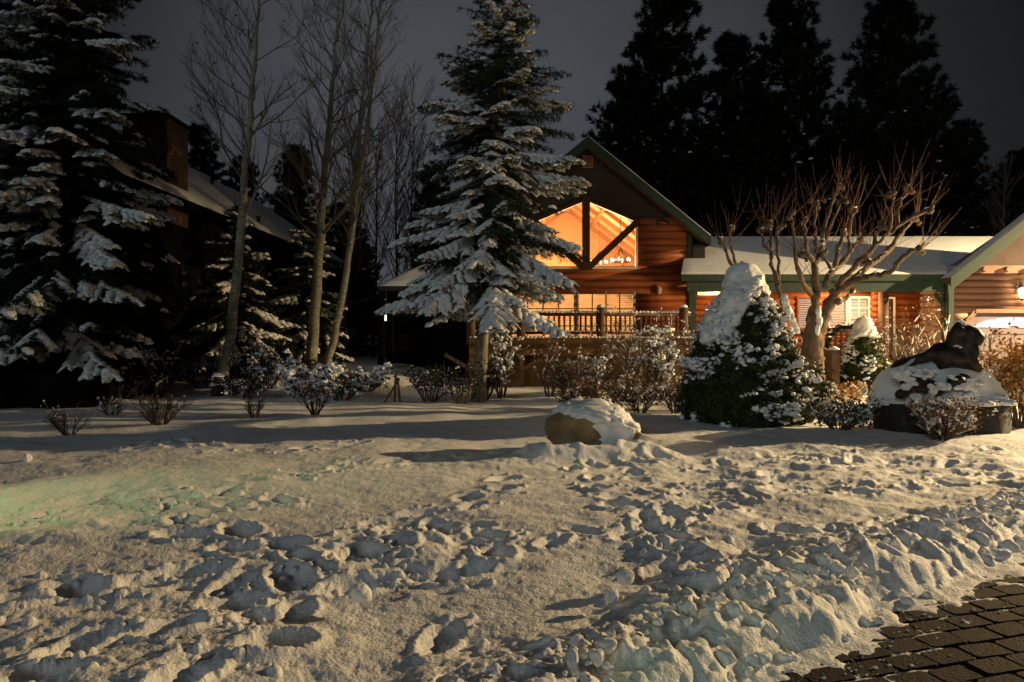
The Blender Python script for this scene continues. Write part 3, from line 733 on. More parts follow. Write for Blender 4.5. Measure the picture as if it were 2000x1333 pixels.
def far_tree(label, px, ytop, Y, seed, m='twig_red'):
    global rng
    rng = np.random.default_rng(seed); x = px_x(px, Y); z0 = float(gz(x, Y)); H = EYE+(HZ-ytop)/F*Y-z0
    t = thing('bare_tree', label, 'bare tree', (x, Y, z0), 'thin bare trees far behind')
    g = G(); b = np.array([x, Y, z0]); pts = b+np.stack([rng.normal(size=10).cumsum()*.04, np.zeros(10), np.linspace(0, H, 10)], -1); tube(g, pts, np.linspace(.10, .015, 10), 6)
    g.build('trunk', M[m], t); g = G()
    for k in range(30):
        u = .2+.8*(k+rng.uniform())/30; q = b+np.array([0, 0, H*u]); a = rng.uniform(0, 6.28)
        grow(g, q, np.array([math.cos(a)*.6, math.sin(a)*.6, .9]), H*.30*(1.15-.6*u)*rng.uniform(.7, 1.1), .030, 1, 3, .3, 6, .5, None, .09, .007)
    g.build('branch', M[m], t)
far_tree('reddish bare tree left of the big spruce, nearest its boughs', 775, 235, 36, 51)
far_tree('thin reddish bare tree above the far cabin roof', 735, 270, 38, 52)
far_tree('tall thin bare tree close behind the leaning aspen', 805, 200, 40, 53)
far_tree('low bare tree beside the far cabin roof end', 700, 330, 37, 54)
far_tree('pale bare tree above the garage roof slope at the right edge', 1962, 345, 34, 55, 'twig')

def pruned_tree():
    global rng
    rng = np.random.default_rng(61); Y0 = 15.6
    def c(q): return [(P(1320+a/3.448, 280+b/3.448, Y0+(d if d else 0))) for a, b, *dd in q for d in [dd[0] if dd else 0]]
    base = P(1586, 804, Y0); base[2] = 0
    t = thing('pruned_tree', 'hard-pruned bare tree with knobbly limb ends standing before the low roof', 'tree', tuple(base))
    s = 15.6/F/3.448
    g = G()
    tube(g, spline([tuple(base-np.array([0, 0, .1])), tuple(P(1588, 760, Y0)), tuple(P(1586, 700, Y0)), tuple(P(1588, 640, Y0)), tuple(P(1590, 622, Y0))], 14), np.interp(np.linspace(0, 1, 14), [0, .2, .5, .75, 1], [.34, .265, .235, .16, .05]), 14)
    g.build('trunk', M['fruit_bark'], t)
    limbs = [
     ([(915, 1480), (905, 1330), (925, 1150), (945, 1000), (936, 860), (925, 790)], 62, 22), ([(925, 800), (880, 700, -.3), (870, 520, -.4)], 17, 9), ([(930, 820), (985, 700, .3), (1030, 590, .4), (1120, 380, .5)], 18, 8),
     ([(948, 740), (933, 600), (945, 410)], 14, 9), ([(985, 700), (1000, 560, .5), (1060, 380, .7), (1105, 290, .8)], 14, 8),
     ([(915, 1020), (850, 930, -.4), (810, 800, -.6), (790, 620, -.7), (785, 470, -.7)], 17, 7), ([(1000, 980), (1030, 890), (1075, 830, .3), (1100, 700, .4), (1130, 600, .4)], 22, 13),
     ([(1060, 860, .2), (1160, 750, .5), (1168, 560, .6), (1205, 450, .7)], 17, 9), ([(1160, 745, .5), (1240, 650, .6)], 10, 7), ([(1050, 850, .2), (985, 750, .1)], 12, 8),
     ([(925, 1480), (950, 1320), (1010, 1150, .1), (1060, 1030, .1), (1120, 930, 0), (1210, 830, -.2), (1330, 705, -.4), (1440, 605, -.5), (1560, 515, -.6), (1690, 455, -.7)], 66, 11),
     ([(1060, 1030, .1), (1250, 870, .4), (1440, 720, .7), (1520, 600, .8), (1620, 500, .9)], 25, 10), ([(1430, 615, -.5), (1450, 480, -.6), (1455, 350, -.6)], 13, 8), ([(1480, 570, -.5), (1510, 400, -.3), (1560, 320, -.2)], 12, 7),
     ([(1075, 1010, 0), (1200, 930, -.5), (1330, 890, -.8), (1440, 870, -1), (1500, 800, -1.1), (1580, 725, -1.2), (1640, 715, -1.2)], 23, 11), ([(1080, 1070, 0), (1150, 1040, .2), (1200, 985, .3)], 20, 15),
     ([(1340, 700, -.4), (1345, 620, -.4), (1390, 560, -.4)], 13, 9), ([(1240, 920, -.6), (1270, 850, -.6), (1290, 800, -.6)], 9, 6),
     ([(900, 1330, .1), (800, 1230, .3), (735, 1120, .5), (700, 1000, .6), (655, 850, .7), (640, 680, .7), (640, 540, .7)], 24, 9), ([(695, 960, .6), (688, 760, .8), (680, 620, .9), (705, 570, .9)], 14, 8), ([(645, 720, .7), (592, 690, .6), (585, 590, .6)], 12, 8),
     ([(885, 1310, .4), (640, 1060, 1), (490, 880, 1.2), (400, 850, 1.3), (350, 760, 1.3), (330, 690, 1.3), (300, 650, 1.3)], 20, 8), ([(400, 850, 1.3), (400, 790, 1.4), (368, 680, 1.4), (370, 570, 1.4)], 12, 8), ([(880, 800, 0), (850, 740, 0)], 9, 7)]
    ends = []; mids = []; upr = []
    for q, a, b in limbs:
        p = spline(c(q), 4*len(q)); p[1:-1] += rng.normal(size=(len(p)-2, 3))*.012
        r_ = 1.02*(b+(a-b)*(1-np.linspace(0, 1, len(p)))**(2.4 if a > 50 else 1))*s*(1+.18*rng.normal(size=len(p)).clip(-1.5, 1.5))
        g = G(); tube(g, p, r_, 8)
        if b <= 13 and b != 22:
            C = [p[-1]]+[p[-1]+rng.normal(size=3)*.045 for _ in range(4)]; blobs(g, np.array(C), rng.uniform(.035, .075, (5, 1))*np.ones(3), 2, .35, False)
            ends.append((p[-1], unit(p[-1]-p[-3]), q))
        g.build('limb', M['fruit_bark'], t); mids.append((p, r_))
    g = G()
    for e, d, q in ends:
        for k in range(rng.integers(5, 9)):
            L = rng.uniform(.35, 1.2); n = 6; dd = unit(d*.7+rng.normal(size=3)*.72+np.array([0, 0, .55])); pts = [e+rng.normal(size=3)*.04]
            for j in range(n-1):
                dd = unit(dd+np.array([0, 0, .15])+rng.normal(size=3)*.05); pts.append(pts[-1]+dd*L/(n-1))
            tube(g, pts, np.linspace(.007, .0028, n), 3, False)
            if rng.uniform() < .4: grow(g, pts[2], dd+rng.normal(size=3)*.4, L*.5, .006, 3, 3, .3, 2, .6, None, .1, .003)
    for p, r_ in mids:
        for k in range(5):
            i = rng.integers(len(p)//3, len(p)); L = rng.uniform(.15, 1.2); dd = unit(rng.normal(size=3)*np.array([.6, .6, .3])+np.array([0, 0, .75]))
            pts = [p[i]+dd*L*j/4+np.array([0, 0, .04*L*j*j/16])+rng.normal(size=3)*.012*L for j in range(5)]; tube(g, pts, np.linspace(.008, .003, 5), 3, False)
    g.build('shoots', M['twig_red'], t)
    g = G(); A, B, W_ = [], [], []
    for p, r_ in mids:
        for i in range(1, len(p)):
            if rng.uniform() < .42: A.append(p[i-1]+np.array([0, 0, r_[i]*.55])); B.append(p[i]+np.array([0, 0, r_[i]*.55])); W_.append(r_[i]*.75)
    twigsnow(g, np.array(A), np.array(B), np.array(W_), np.array(W_)*.75, 5)
    C = np.array([e for e, d, q in ends]); blobs(g, C+np.array([0, 0, .05]), rng.uniform(.02, .055, (len(C), 1))*np.array([1.2, 1, .6]), 2, .5)
    p0 = P(1531, 588, 15.4); p1 = P(1556, 655, 15.4); ts = np.linspace(0, 1, 26)
    blobs(g, np.array([p0+(p1-p0)*u+np.array([0, 0, .03])+rng.normal(size=3)*.012 for u in ts]), np.array([[.085, .085, .10]])*rng.uniform(.7, 1.1, (26, 1)), 2, .3)
    blobs(g, np.array([P(1599, 612, 15.42), P(1602, 628, 15.42), P(1597, 645, 15.42)]), [.05, .05, .13], 2, .3, False)
    g.build('snow', M['snow_soft'], t)
pruned_tree()

# ------------------------------------------------------------------ evergreen bushes
def cone_bush(name, label, cat, c, prof, nleaf, leaf, nclump, cs, seed, m='yew', cap=None, group=None):
    global rng
    rng = np.random.default_rng(seed); c = np.array(c, float)
    t = thing(name, label, cat, tuple(c), group); pz = np.array([p[0] for p in prof]); pr = np.array([p[1] for p in prof]); H = pz.max(); od = np.argsort(pz)
    pz, pr = pz[od], pr[od]
    def surf(th, z):
        r_ = np.interp(z, pz, pr); d = np.stack([np.cos(th), np.sin(th), np.zeros_like(th)], -1)
        p = np.concatenate([d*r_[..., None], z[..., None]], -1) if False else np.stack([d[..., 0]*r_, d[..., 1]*r_, z], -1)
        nzv = vn3(p*3.1+seed)*.10+vn3(p*7+seed)*.05
        k = np.clip(r_/.5, .25, 1)
        return p+d*(nzv*k)[..., None], d
    def sample(n):
        zz = rng.uniform(0, H, n*3); keep = rng.uniform(0, pr.max(), n*3) < np.interp(zz, pz, pr)+.1; zz = zz[keep][:n]; return rng.uniform(0, 6.283, len(zz)), zz
    g = G(); th, z = np.meshgrid(np.linspace(0, 2*np.pi, 41)[:-1], np.linspace(0, H, 24)); p, d = surf(th, z); p[..., :2] *= .86; p = p+c
    i = np.arange(23)[:, None]*40; j = np.arange(40)[None]; j2 = (j+1) % 40
    g.add(p, np.stack([i+j, i+j2, i+40+j2, i+40+j], -1).reshape(-1, 4))
    th, z = sample(nleaf); p, d = surf(th, z); dep = rng.uniform(size=len(z))**2*.20; p = p-d*dep[:, None]+rng.normal(size=p.shape)*.03
    leaves(g, p+c, np.full(len(p), leaf), d+np.array([0, 0, .5]), .8)
    # twigs poking out
    th, z = sample(int(nleaf*.10)); p, d = surf(th, z); p = p+c; needles(g, p-d*.02, p+(d+np.array([0, 0, .4])+rng.normal(size=d.shape)*.4)*.09, 7, leaf*.9, leaf*.16)
    g.build('crown', M[m], t, smooth=False)
    g = G(); tube(g, [c+np.array([0, 0, -.1]), c+np.array([0, 0, H*.5])], [.07, .03], 8); g.build('trunk', M['bark_dark'], t)
    g = G(); th, z = sample(nclump); p, d = surf(th, z)
    vis = (vn3(p*1.9+40+seed) > -.10) & (rng.uniform(size=len(z)) < smooth(-.1, .55, z)*.75+.30); p, d = p[vis], d[vis]
    C, Rd = [], []
    for q, dd in zip(p, d):
        k = rng.integers(7, 16); big = cs*rng.uniform(.4, 1.5)
        for _ in range(k):
            C.append(q+dd*rng.uniform(-.02, .03)+rng.normal(size=3)*np.array([1, 1, .55])*big*.62); Rd.append(np.array([1, rng.uniform(.6, 1), rng.uniform(.5, .85)])*big*rng.uniform(.16, .50))
    blobs(g, np.array(C)+c, np.array(Rd), 2, .55, False, 1.9)
    if cap:
        th, z = np.meshgrid(np.linspace(0, 2*np.pi, 101), np.linspace(H*.45, H*1.0, 70)); p, d = surf(th, z)
        lim = cap(th, z, H)+.20*fbm2(th*2.6, z*4.5, 4, 5)
        k = smooth(0, .14, lim); bump = .05+.065*vn3(p*4.2)+.05*vn3(p*9)+.02*vn3(p*20)
        p2 = p+d*((-.12+k*(.12+.075+bump*.8)))[..., None]; p2[..., 2] += k*(.02+.13*smooth(H*.86, H, z)); p2 = p2+c
        i = np.arange(69)[:, None]*101; j = np.arange(100)[None]; f = np.stack([i+j, i+j+1, i+102+j, i+101+j], -1).reshape(-1, 4)
        kk = (np.maximum(lim[:-1, :-1], lim[1:, 1:]) > -.03).ravel(); g.add(p2, f[kk])
        q = c+np.array([-.02, 0, H+.06]); blobs(g, [q, q+np.array([.09, -.05, -.06]), q+np.array([-.1, .0, -.08])], [[.08, .08, .12], [.10, .09, .10], [.09, .09, .09]], 3, .25)
    g.build('snow', M['snow_soft'], t)
    return t
def big_cap(th, z, H):        # thick cap that runs down the left flank
    left = np.cos(th-R(205))
    lowest = H*(.80-.24*np.clip(left, 0, 1)**1.2+.06*np.clip(-left, 0, 1)+.05*np.sin(th*3))
    return (z-lowest)/.6
cone_bush('conical_bush', 'big cone-shaped evergreen bush with a thick snow cap right of the lawn boulder', 'bush', (4.19, 13.4, 0),
          [(0, .98), (.2, 1.06), (.6, 1.05), (1.1, .90), (1.6, .70), (2.1, .46), (2.4, .27), (2.6, .13), (2.70, .03)], 52000, .045, 520, .105, 71, 'yew', big_cap)
cone_bush('conical_bush', 'small cone-shaped snowy evergreen by the porch steps', 'bush', (9.15, 19.2, 0), [(0, .50), (.3, .60), (.7, .52), (1.2, .36), (1.6, .22), (1.85, .06)], 9000, .05, 130, .085, 72, 'yew', lambda th, z, H: (z-H*.78)/.6)

def leafy_shrub(label, px, pyb, Y, wpx, hpx, seed, m='leaf', snow=60, leaf=.05, nleaf=1500, stems=14, cs=.05, group='low shrubs', stemmat='twig', z=None, depth=.7):
    global rng
    rng = np.random.default_rng(seed); x = px_x(px, Y); z0 = float(gz(x, Y)) if z is None else z
    if z is None: z0 = max(z0-.02, EYE+(HZ-pyb)/F*Y-.08) if False else z0
    snow = int(snow*.6)
    wd = wpx/F*Y/2; top = EYE+(HZ-(pyb-hpx))/F*Y; H = max(.25, top-z0)
    t = thing('shrub', label, 'shrub', (x, Y, z0), group); b = np.array([x, Y, z0])
    global SEGS
    SEGS = []
    g = G(); tips = []
    for k in range(stems):
        a = rng.uniform(0, 6.28); sp = rng.uniform(.15, 1)
        d = np.array([math.cos(a)*wd*sp, math.sin(a)*wd*depth*sp, H*rng.uniform(.6, 1.0)]); L = np.linalg.norm(d)
        grow(g, b+np.array([math.cos(a), math.sin(a), 0])*wd*.18, d, L*.92, .010+.004*H, 1, 3, .12, 5, .6, tips, .10, .0035, .5)
    g.build('stems', M[stemmat], t); segs = SEGS; SEGS = None
    tips = np.array(tips)
    if nleaf:
        g = G(); k = rng.integers(0, len(tips), nleaf); leaves(g, tips[k]+rng.normal(size=(nleaf, 3))*.06, np.full(nleaf, leaf)); g.build('leaves', M[m], t, smooth=False)
    if snow:
        g = G(); q_ = np.array(segs); q_ = q_[rng.uniform(size=len(q_)) < min(.22, snow/700.+.02)]; wq = rng.uniform(.35, .8, len(q_))*cs*.75; twigsnow(g, q_[:, 0], q_[:, 1], wq, wq*.8, 5)
        k = rng.integers(0, len(tips), int(snow*.6)); C = []; Rd = []
        for q in tips[k]:
            for _ in range(rng.integers(2, 7)):
                s = cs*rng.uniform(.25, .9); C.append(q+rng.normal(size=3)*np.array([1, 1, .6])*cs*.9+np.array([0, 0, .03])); Rd.append(np.array([1.1, .9, .75])*s)
        blobs(g, np.array(C), np.array(Rd), 1 if cs < .05 else 2, .5, False, 1.8); g.build('snow', M['snow_soft'], t)
    return t
SH = [  # label, px, base row, depth, width, height, options
 ('bare twiggy shrub alone on the left snow, second clump of dark stems from the edge', 312, 836, 12.6, 105, 70, dict(nleaf=0, snow=14, cs=.02, stems=30)),
 ('thin sparse twiggy shrub low on the left snow nearest the dark trunks', 135, 850, 11.6, 100, 60, dict(nleaf=0, snow=8, cs=.02, stems=14)),
 ('small bare shrub on the snow between the leftmost aspen and the middle aspen', 498, 820, 13.8, 50, 55, dict(nleaf=0, snow=14, cs=.025, stems=14, stemmat='twig_red')),
 ('bare shrub with upright stems on the snow below the middle aspen', 615, 812, 14.4, 70, 75, dict(nleaf=0, snow=30, cs=.035, stems=20, stemmat='twig_red')),
 ('low twiggy shrub left of the leftmost aspen foot, under snow specks', 220, 815, 14.0, 70, 40, dict(nleaf=0, snow=25, cs=.03, stems=14)),
 ('dark loose shrub against the black house wall', 300, 775, 17.2, 130, 110, dict(nleaf=500, snow=70, cs=.03, m='needle_dark')),
 ('dark shrub with snow specks between the black house wall and the leftmost aspen', 390, 770, 18.6, 110, 80, dict(nleaf=500, snow=60, cs=.03, m='needle_dark')),
 ('snow-heaped low shrub at the foot of the middle aspen', 610, 775, 17.6, 150, 60, dict(nleaf=900, snow=240, cs=.085, m='needle_dark', stems=26)),
 ('snow-covered spreading shrub right of the slender aspen foot', 710, 772, 18.2, 130, 45, dict(nleaf=700, snow=200, cs=.07, m='needle_dark', stems=24)),
 ('dark snowy shrub between the leftmost aspen and the middle aspen', 520, 765, 18.6, 120, 90, dict(nleaf=900, snow=130, cs=.06, m='needle_dark', stems=22)),
 ('round shrub with pink-white snow clumps just right of the big spruce trunk', 980, 755, 17.8, 60, 100, dict(nleaf=500, snow=100, cs=.065, m='leaf')),
 ('bare forked shrub in front of the deck skirt, right of the big spruce boughs', 1075, 770, 18.0, 90, 130, dict(nleaf=0, snow=70, cs=.03, stems=12)),
 ('leafy shrub with a thick snow top in front of the deck post', 1150, 770, 18.2, 85, 80, dict(nleaf=700, snow=130, cs=.07, m='leaf', stems=18)),
 ('tall bare shrub reaching over the deck rail', 1240, 775, 18.6, 140, 175, dict(nleaf=200, snow=130, cs=.028, m='dryleaf', stems=26)),
 ('snow-clumped shrub touching the left side of the big cone-shaped bush', 1290, 770, 17.0, 85, 125, dict(nleaf=900, snow=130, cs=.065, m='leaf', stems=20)),
 ('low brown shrub in the bed behind the lawn boulder', 1250, 800, 14.8, 130, 50, dict(nleaf=500, snow=90, cs=.035, m='dryleaf', stems=24)),
 ('tiny dry plants in the bed left of the boulder shrub', 1120, 792, 15.4, 80, 30, dict(nleaf=200, snow=30, cs=.025, m='dryleaf', stems=14)),
 ('dark low shrub at the foot of the big spruce trunk', 900, 790, 16.4, 110, 70, dict(nleaf=300, snow=10, cs=.03, m='needle_dark', stems=16)),
 ('yellow-green snowy shrub at the right foot of the big cone-shaped bush', 1578, 812, 13.2, 85, 80, dict(nleaf=2200, snow=120, cs=.045, m='yew', stems=22, leaf=.045)),
 ('low grey snow-dusted shrub between the cone-shaped bush and the bronze sculpture', 1640, 852, 12.2, 150, 55, dict(nleaf=1200, snow=230, cs=.04, m='leaf', stems=30)),
 ('snow-dusted leafy shrub directly in front of the sculpture plinth', 1835, 862, 11.0, 145, 75, dict(nleaf=1600, snow=190, cs=.032, m='dryleaf', stems=34, leaf=.035)),
 ('twiggy reddish shrub behind the sculpture, in front of the porch recess', 1790, 750, 17.2, 150, 140, dict(nleaf=1100, snow=70, cs=.03, m='dryleaf', stems=30, leaf=.045)),
 ('bare shrub rising beside the deck corner in front of the porch light', 1372, 720, 20.0, 70, 110, dict(nleaf=150, snow=40, cs=.03, m='dryleaf', stems=18)),
 ('golden-leaved shrub glowing at the right edge beside the sculpture', 1990, 850, 12.4, 120, 185, dict(nleaf=2600, snow=60, cs=.03, m='gold', stems=30, leaf=.055)),
 ('low golden plants by the path right of the small cone-shaped evergreen', 1650, 790, 16.5, 90, 35, dict(nleaf=500, snow=40, cs=.03, m='gold', stems=16, leaf=.05)),
 ('snow-capped twigs in front of the pruned tree, left of the porch steps', 1560, 750, 16.6, 110, 90, dict(nleaf=200, snow=60, cs=.035, m='dryleaf', stems=16)),
 ('brown tangled shrub before the deck skirt beside the bare forked shrub', 1110, 775, 17.4, 90, 70, dict(nleaf=700, snow=50, cs=.03, m='dryleaf', stems=24)),
 ('brown tangled shrub below the tall bare shrub at the deck', 1215, 782, 16.8, 120, 70, dict(nleaf=900, snow=60, cs=.03, m='dryleaf', stems=28)),
 ('low dry brush along the bed right behind the boulder snow', 1180, 795, 15.4, 130, 42, dict(nleaf=600, snow=40, cs=.025, m='dryleaf', stems=26)),
 ('dark brush between the big spruce trunk and the round pink-white shrub', 945, 772, 17.4, 80, 60, dict(nleaf=600, snow=30, cs=.03, m='needle_dark', stems=22)),
 ('dark brush spreading left of the big spruce trunk', 840, 782, 17.0, 130, 65, dict(nleaf=800, snow=25, cs=.03, m='needle_dark', stems=26)),
 ('snowy dark brush between the middle aspen shrub and the leaning boards', 668, 785, 17.0, 110, 45, dict(nleaf=700, snow=120, cs=.05, m='needle_dark', stems=24)),
 ('low dark brush between the stump and the middle aspen shrub', 470, 785, 17.0, 110, 55, dict(nleaf=600, snow=70, cs=.04, m='needle_dark', stems=22)),
 ('loose dark brush in front of the dark spruce trunk, under the chimney', 235, 785, 16.6, 120, 60, dict(nleaf=500, snow=35, cs=.03, m='needle_dark', stems=20)),
 ('brown tangled shrub close against the left foot of the big cone-shaped bush', 1318, 800, 14.6, 75, 55, dict(nleaf=600, snow=60, cs=.035, m='dryleaf', stems=20)),
]
for k, (lb, px, pyb, Y, wp, hp, kw) in enumerate(SH): leafy_shrub(lb, px, pyb, Y, wp, hp, 100+k, **kw)

# ------------------------------------------------------------------ boulder, stump, boards
def boulder():
    global rng
    rng = np.random.default_rng(81); c = np.array([1.12, 10.2, 0])
    t = thing('boulder', 'tan boulder half covered with snow on the lawn', 'boulder', tuple(c))
    V, Fc = ICO[5]; U = V.copy()
    U = np.sign(U)*np.abs(U)**.62; U = U/np.max(np.abs(U)); n1 = vn3(V*1.6+3); n2 = vn3(V*4+9); n3 = vn3(V*10)
    U = U*(1+.13*n1+.03*n3)[:, None]
    for k in range(16):
        pn = unit(rng.normal(size=3)*np.array([1, 1.3, .8])); dd = U@pn; lim = dd.max()*rng.uniform(.74, .93); U = U-np.maximum(dd-lim, 0)[:, None]*pn*.93
    U = U*(1+.05*np.abs(n2)+.025*n3+.012*vn3(V*22)-.05*smooth(.10, .0, np.abs(vn3(V*2.3+31))))[:, None]*np.array([.66, .42, .32]); U[:, 2] += .25; U[:, 0] += .10*(U[:, 2]-.3)
    U[:, 2] += -.10*smooth(.2, .65, U[:, 0])
    g = G(); g.add(U+c, Fc); g.build('rock', M['rock'], t)
    nrm = V; m = nrm[:, 2]-.25*smooth(.0, -.3, U[:, 0])+.95*smooth(-.12, .22, U[:, 0])-.75*smooth(.46, .58, U[:, 0])+.42*vn3(V*3+20)+.15*vn3(V*8)-.10+.15*smooth(-.1, .3, nrm[:, 1])
    k = smooth(.18, .50, m); S = U+unit(nrm*np.array([1, 1, 1.3]))*(-.035+k*(.035+.055+.04*vn3(V*5+2)+.035*vn3(V*11)))[:, None]; S[:, 2] += k*.02
    keep = m[Fc].max(1) > .10; g = G(); g.add(S+c, Fc[keep])
    C = [c+np.array([.3, -.2, .45])]; Rd = [np.array([.1, .1, .06])]
    for k2 in range(0):
        u = rng.uniform(-1, 1); C.append(c+np.array([-.42+u*.45, -.52+rng.normal()*.08, .02+.06*(1-u*u)])); Rd.append(np.array([.16, .13, .10])*rng.uniform(.5, 1.1))
    for k2 in range(0):
        u = rng.uniform(0, 1); C.append(c+np.array([.35+u*.55, -.36-.12*u+rng.normal()*.07, .02+.14*(1-u)])); Rd.append(np.array([.11, .11, .08])*rng.uniform(.4, 1.1))
    blobs(g, np.array(C), np.array(Rd), 3, .3); g.build('snow', M['snow'], t)
boulder()
def stump():
    global rng
    rng = np.random.default_rng(82); b = P(424, 782, 17.2); b[2] = -.02; t = thing('tree_stump', 'short dark stump with two snow caps at the leftmost aspen foot', 'stump', tuple(b))
    g = G(); lathe(g, [(.15, 0), (.14, .2), (.12, .36), (.11, .40)], b, 12); lathe(g, [(.13, .38), (.12, .5), (.10, .58)], b+np.array([.03, 0, 0]), 12); g.build('wood', M['bark_dark'], t)
    g = G(); blobs(g, [b+np.array([.03, 0, .60]), b+np.array([-.06, -.09, .40])], [[.13, .13, .08], [.12, .09, .06]], 3, .2); g.build('snow', M['snow_soft'], t)
stump()
def boards():
    b = P(768, 785, 16.8); b[2] = .03; t = thing('leaning_boards', 'weathered boards propped together on the snow left of the big spruce', 'boards', tuple(b))
    for a, e in (((-.22, 0), (.14, .52)), ((.02, .03), (.06, .62)), ((.16, -.02), (.10, .55))):
        g = G(); bar(g, b+np.array([a[0], a[1], -.05]), b+np.array([e[0], 0, e[1]]), .035, .11, (0, 1, 0)); g.build('board', M['board_dark'], t, smooth=False)
boards()

# ------------------------------------------------------------------ bronze sculpture on its plinth
def sculpture():
    global rng
    rng = np.random.default_rng(91); Y = 12.2; S = Y/F
    def q(a, b, dy=0): return P(1680+a/4.76, 600+b/4.76, Y+dy)
    c = np.array([px_x(1838, Y), Y, 0.0])
    t = thing('bronze_sculpture', 'dark bronze bear sculpture half buried in snow on a low round plinth', 'sculpture', tuple(c))
    g = G(); rx, ry = 1.04, .72
    a = np.linspace(0, 2*np.pi, 49)[:-1]; nzv = 1+.02*np.sin(a*5+1)+.012*np.sin(a*11)
    prof = [(1.0, -.1), (1.02, .05), (1.03, .38), (1.0, .46), (.9, .48)]
    V = np.stack([np.stack([c[0]+r_*rx*np.cos(a)*nzv, c[1]+r_*ry*np.sin(a)*nzv, np.full_like(a, z)], -1) for r_, z in prof]).reshape(-1, 3)
    f = [[k*48+j, k*48+(j+1) % 48, k*48+48+(j+1) % 48, k*48+48+j] for k in range(4) for j in range(48)]
    g.add(V, f, [list(range(4*48, 5*48))]); g.build('plinth', M['stone_dark'], t)
    # rock core behind
    V0, Fc = ICO[4]
    U = V0*(1+.10*vn3(V0*1.8)+.05*vn3(V0*4))[:, None]*np.array([1.02, .52, .78]); U[:, 2] = np.maximum(U[:, 2], -.1)+.44; U[:, 1] += .18
    g = G(); g.add(U+c, Fc); g.build('rock', M['stone_dark'], t)
    def union(items, name, vox=.028):
        g = G()
        for p0, p1, r0, r1 in items:
            n = 7
            for k in range(n):
                u = k/(n-1); p = np.array(p0)*(1-u)+np.array(p1)*u; r_ = r0*(1-u)+r1*u; V_, F_ = ICO[3]; g.add(V_*r_+p, F_)
        o = g.build(name, M['bronze'], t)
        md = o.modifiers.new('remesh', 'REMESH'); md.mode = 'VOXEL'; md.voxel_size = vox; md.use_smooth_shade = True
        md = o.modifiers.new('smooth', 'SMOOTH'); md.iterations = 2; md.factor = .5
        tx = bpy.data.textures.new('craggy', 'VORONOI'); tx.noise_scale = .30; tx.distance_metric = 'DISTANCE'
        md = o.modifiers.new('craggy', 'DISPLACE'); md.texture = tx; md.strength = -.11; md.mid_level = .35; md.texture_coords = 'GLOBAL'
        return o
    k = S/4.76
    items = [(q(905, 112, -.3), q(885, 270, -.3), 12*k, 80*k), (q(912, 116, -.3), q(1015, 235, -.3), 12*k, 76*k), (q(1000, 190, -.3), q(1125, 285, -.36), 30*k, 38*k),
      # the rearing bear: hunched back, shoulder, head with muzzle to the right, forelegs
      (q(908, 165, -.30), q(900, 330, -.28), 42*k, 95*k), (q(930, 240, -.3), q(1020, 260, -.3), 90*k, 95*k), (q(1010, 240, -.32), q(1095, 300, -.36), 85*k, 48*k), (q(1085, 300, -.36), q(1120, 330, -.40), 48*k, 30*k),
      (q(1000, 330, -.3), q(1010, 470, -.32), 105*k, 95*k), (q(860, 360, -.2), q(800, 460, -.25), 80*k, 125*k), (q(820, 480, -.25), q(960, 500, -.25), 110*k, 90*k),
      (q(810, 350, -.2), q(640, 440, -.2), 45*k, 55*k), (q(640, 440, -.2), q(460, 560, -.22), 58*k, 28*k), (q(1030, 500, -.35), q(1110, 590, -.42), 80*k, 42*k), (q(1110, 590, -.42), q(1160, 570, -.44), 40*k, 26*k),
      (q(760, 500, -.2), q(760, 560, -.25), 80*k, 60*k)]
    union(items, 'bear')
    items2 = [(q(560, 700, -.55), q(720, 700, -.55), 55*k, 40*k), (q(500, 770, -.6), q(640, 770, -.6), 42*k, 48*k), (q(390, 690, -.5), q(490, 650, -.48), 38*k, 30*k), (q(360, 820, -.6), q(430, 800, -.6), 40*k, 42*k),
              (q(700, 830, -.64), q(850, 730, -.60), 36*k, 42*k), (q(830, 700, -.55), q(940, 690, -.55), 52*k, 42*k), (q(940, 690, -.55), q(1080, 790, -.58), 32*k, 26*k), (q(930, 640, -.45), q(1010, 660, -.45), 30*k, 26*k)]
    union(items2, 'cub', .024)
    # snow: drifted cover over the rock and between the figures
    V0, Fc = ICO[5]
    U = V0*(1+.07*vn3(V0*2.1+5)+.03*vn3(V0*5))[:, None]*np.array([1.07, .60, .86]); U[:, 2] = U[:, 2]+.42; U[:, 1] += .15
    front = smooth(.1, -.5, V0[:, 1]); low = smooth(.75, .35, U[:, 2])
    U[:, 1] -= .12*front*low*(1+.6*vn3(V0*4+8)); m = V0[:, 2]+.25*vn3(V0*3.3+2)+.30+.5*smooth(-.6, -.2, V0[:, 0])*1.0
    keep = (m[Fc].max(1) > -.05) & (U[Fc][..., 2].mean(1) > .40); g = G(); g.add(U+c, Fc[keep])
    a = rng.uniform(np.pi*1.02, np.pi*1.98, 90); rr = rng.uniform(.72, .97, 90)
    C = np.stack([c[0]+rx*np.cos(a)*rr, c[1]+ry*np.sin(a)*rr, np.full(90, .47)], -1); blobs(g, C, rng.uniform(.06, .15, (90, 1))*np.array([1.2, 1, .55]), 2, .3)
    pts = [q(390, 640, -.52), q(440, 600, -.45), q(560, 640, -.55), q(470, 690, -.56), q(420, 740, -.6), q(640, 610, -.45), q(680, 780, -.62), q(760, 740, -.60), q(880, 650, -.56), q(960, 740, -.60), q(1000, 800, -.62), q(1040, 700, -.5),
           q(900, 830, -.62), q(960, 860, -.62), q(1050, 850, -.6), q(560, 850, -.6), q(480, 860, -.6), q(700, 880, -.6), q(1300, 850, -.4)]
    pts = np.array(pts); i = rng.integers(0, len(pts), 110); C = pts[i]+rng.normal(size=(110, 3))*np.array([34, 10, 16])*k
    blobs(g, C, np.stack([rng.uniform(18, 58, 110), rng.uniform(20, 40, 110), rng.uniform(14, 36, 110)], -1)*k, 3, .5, False, 1.7)
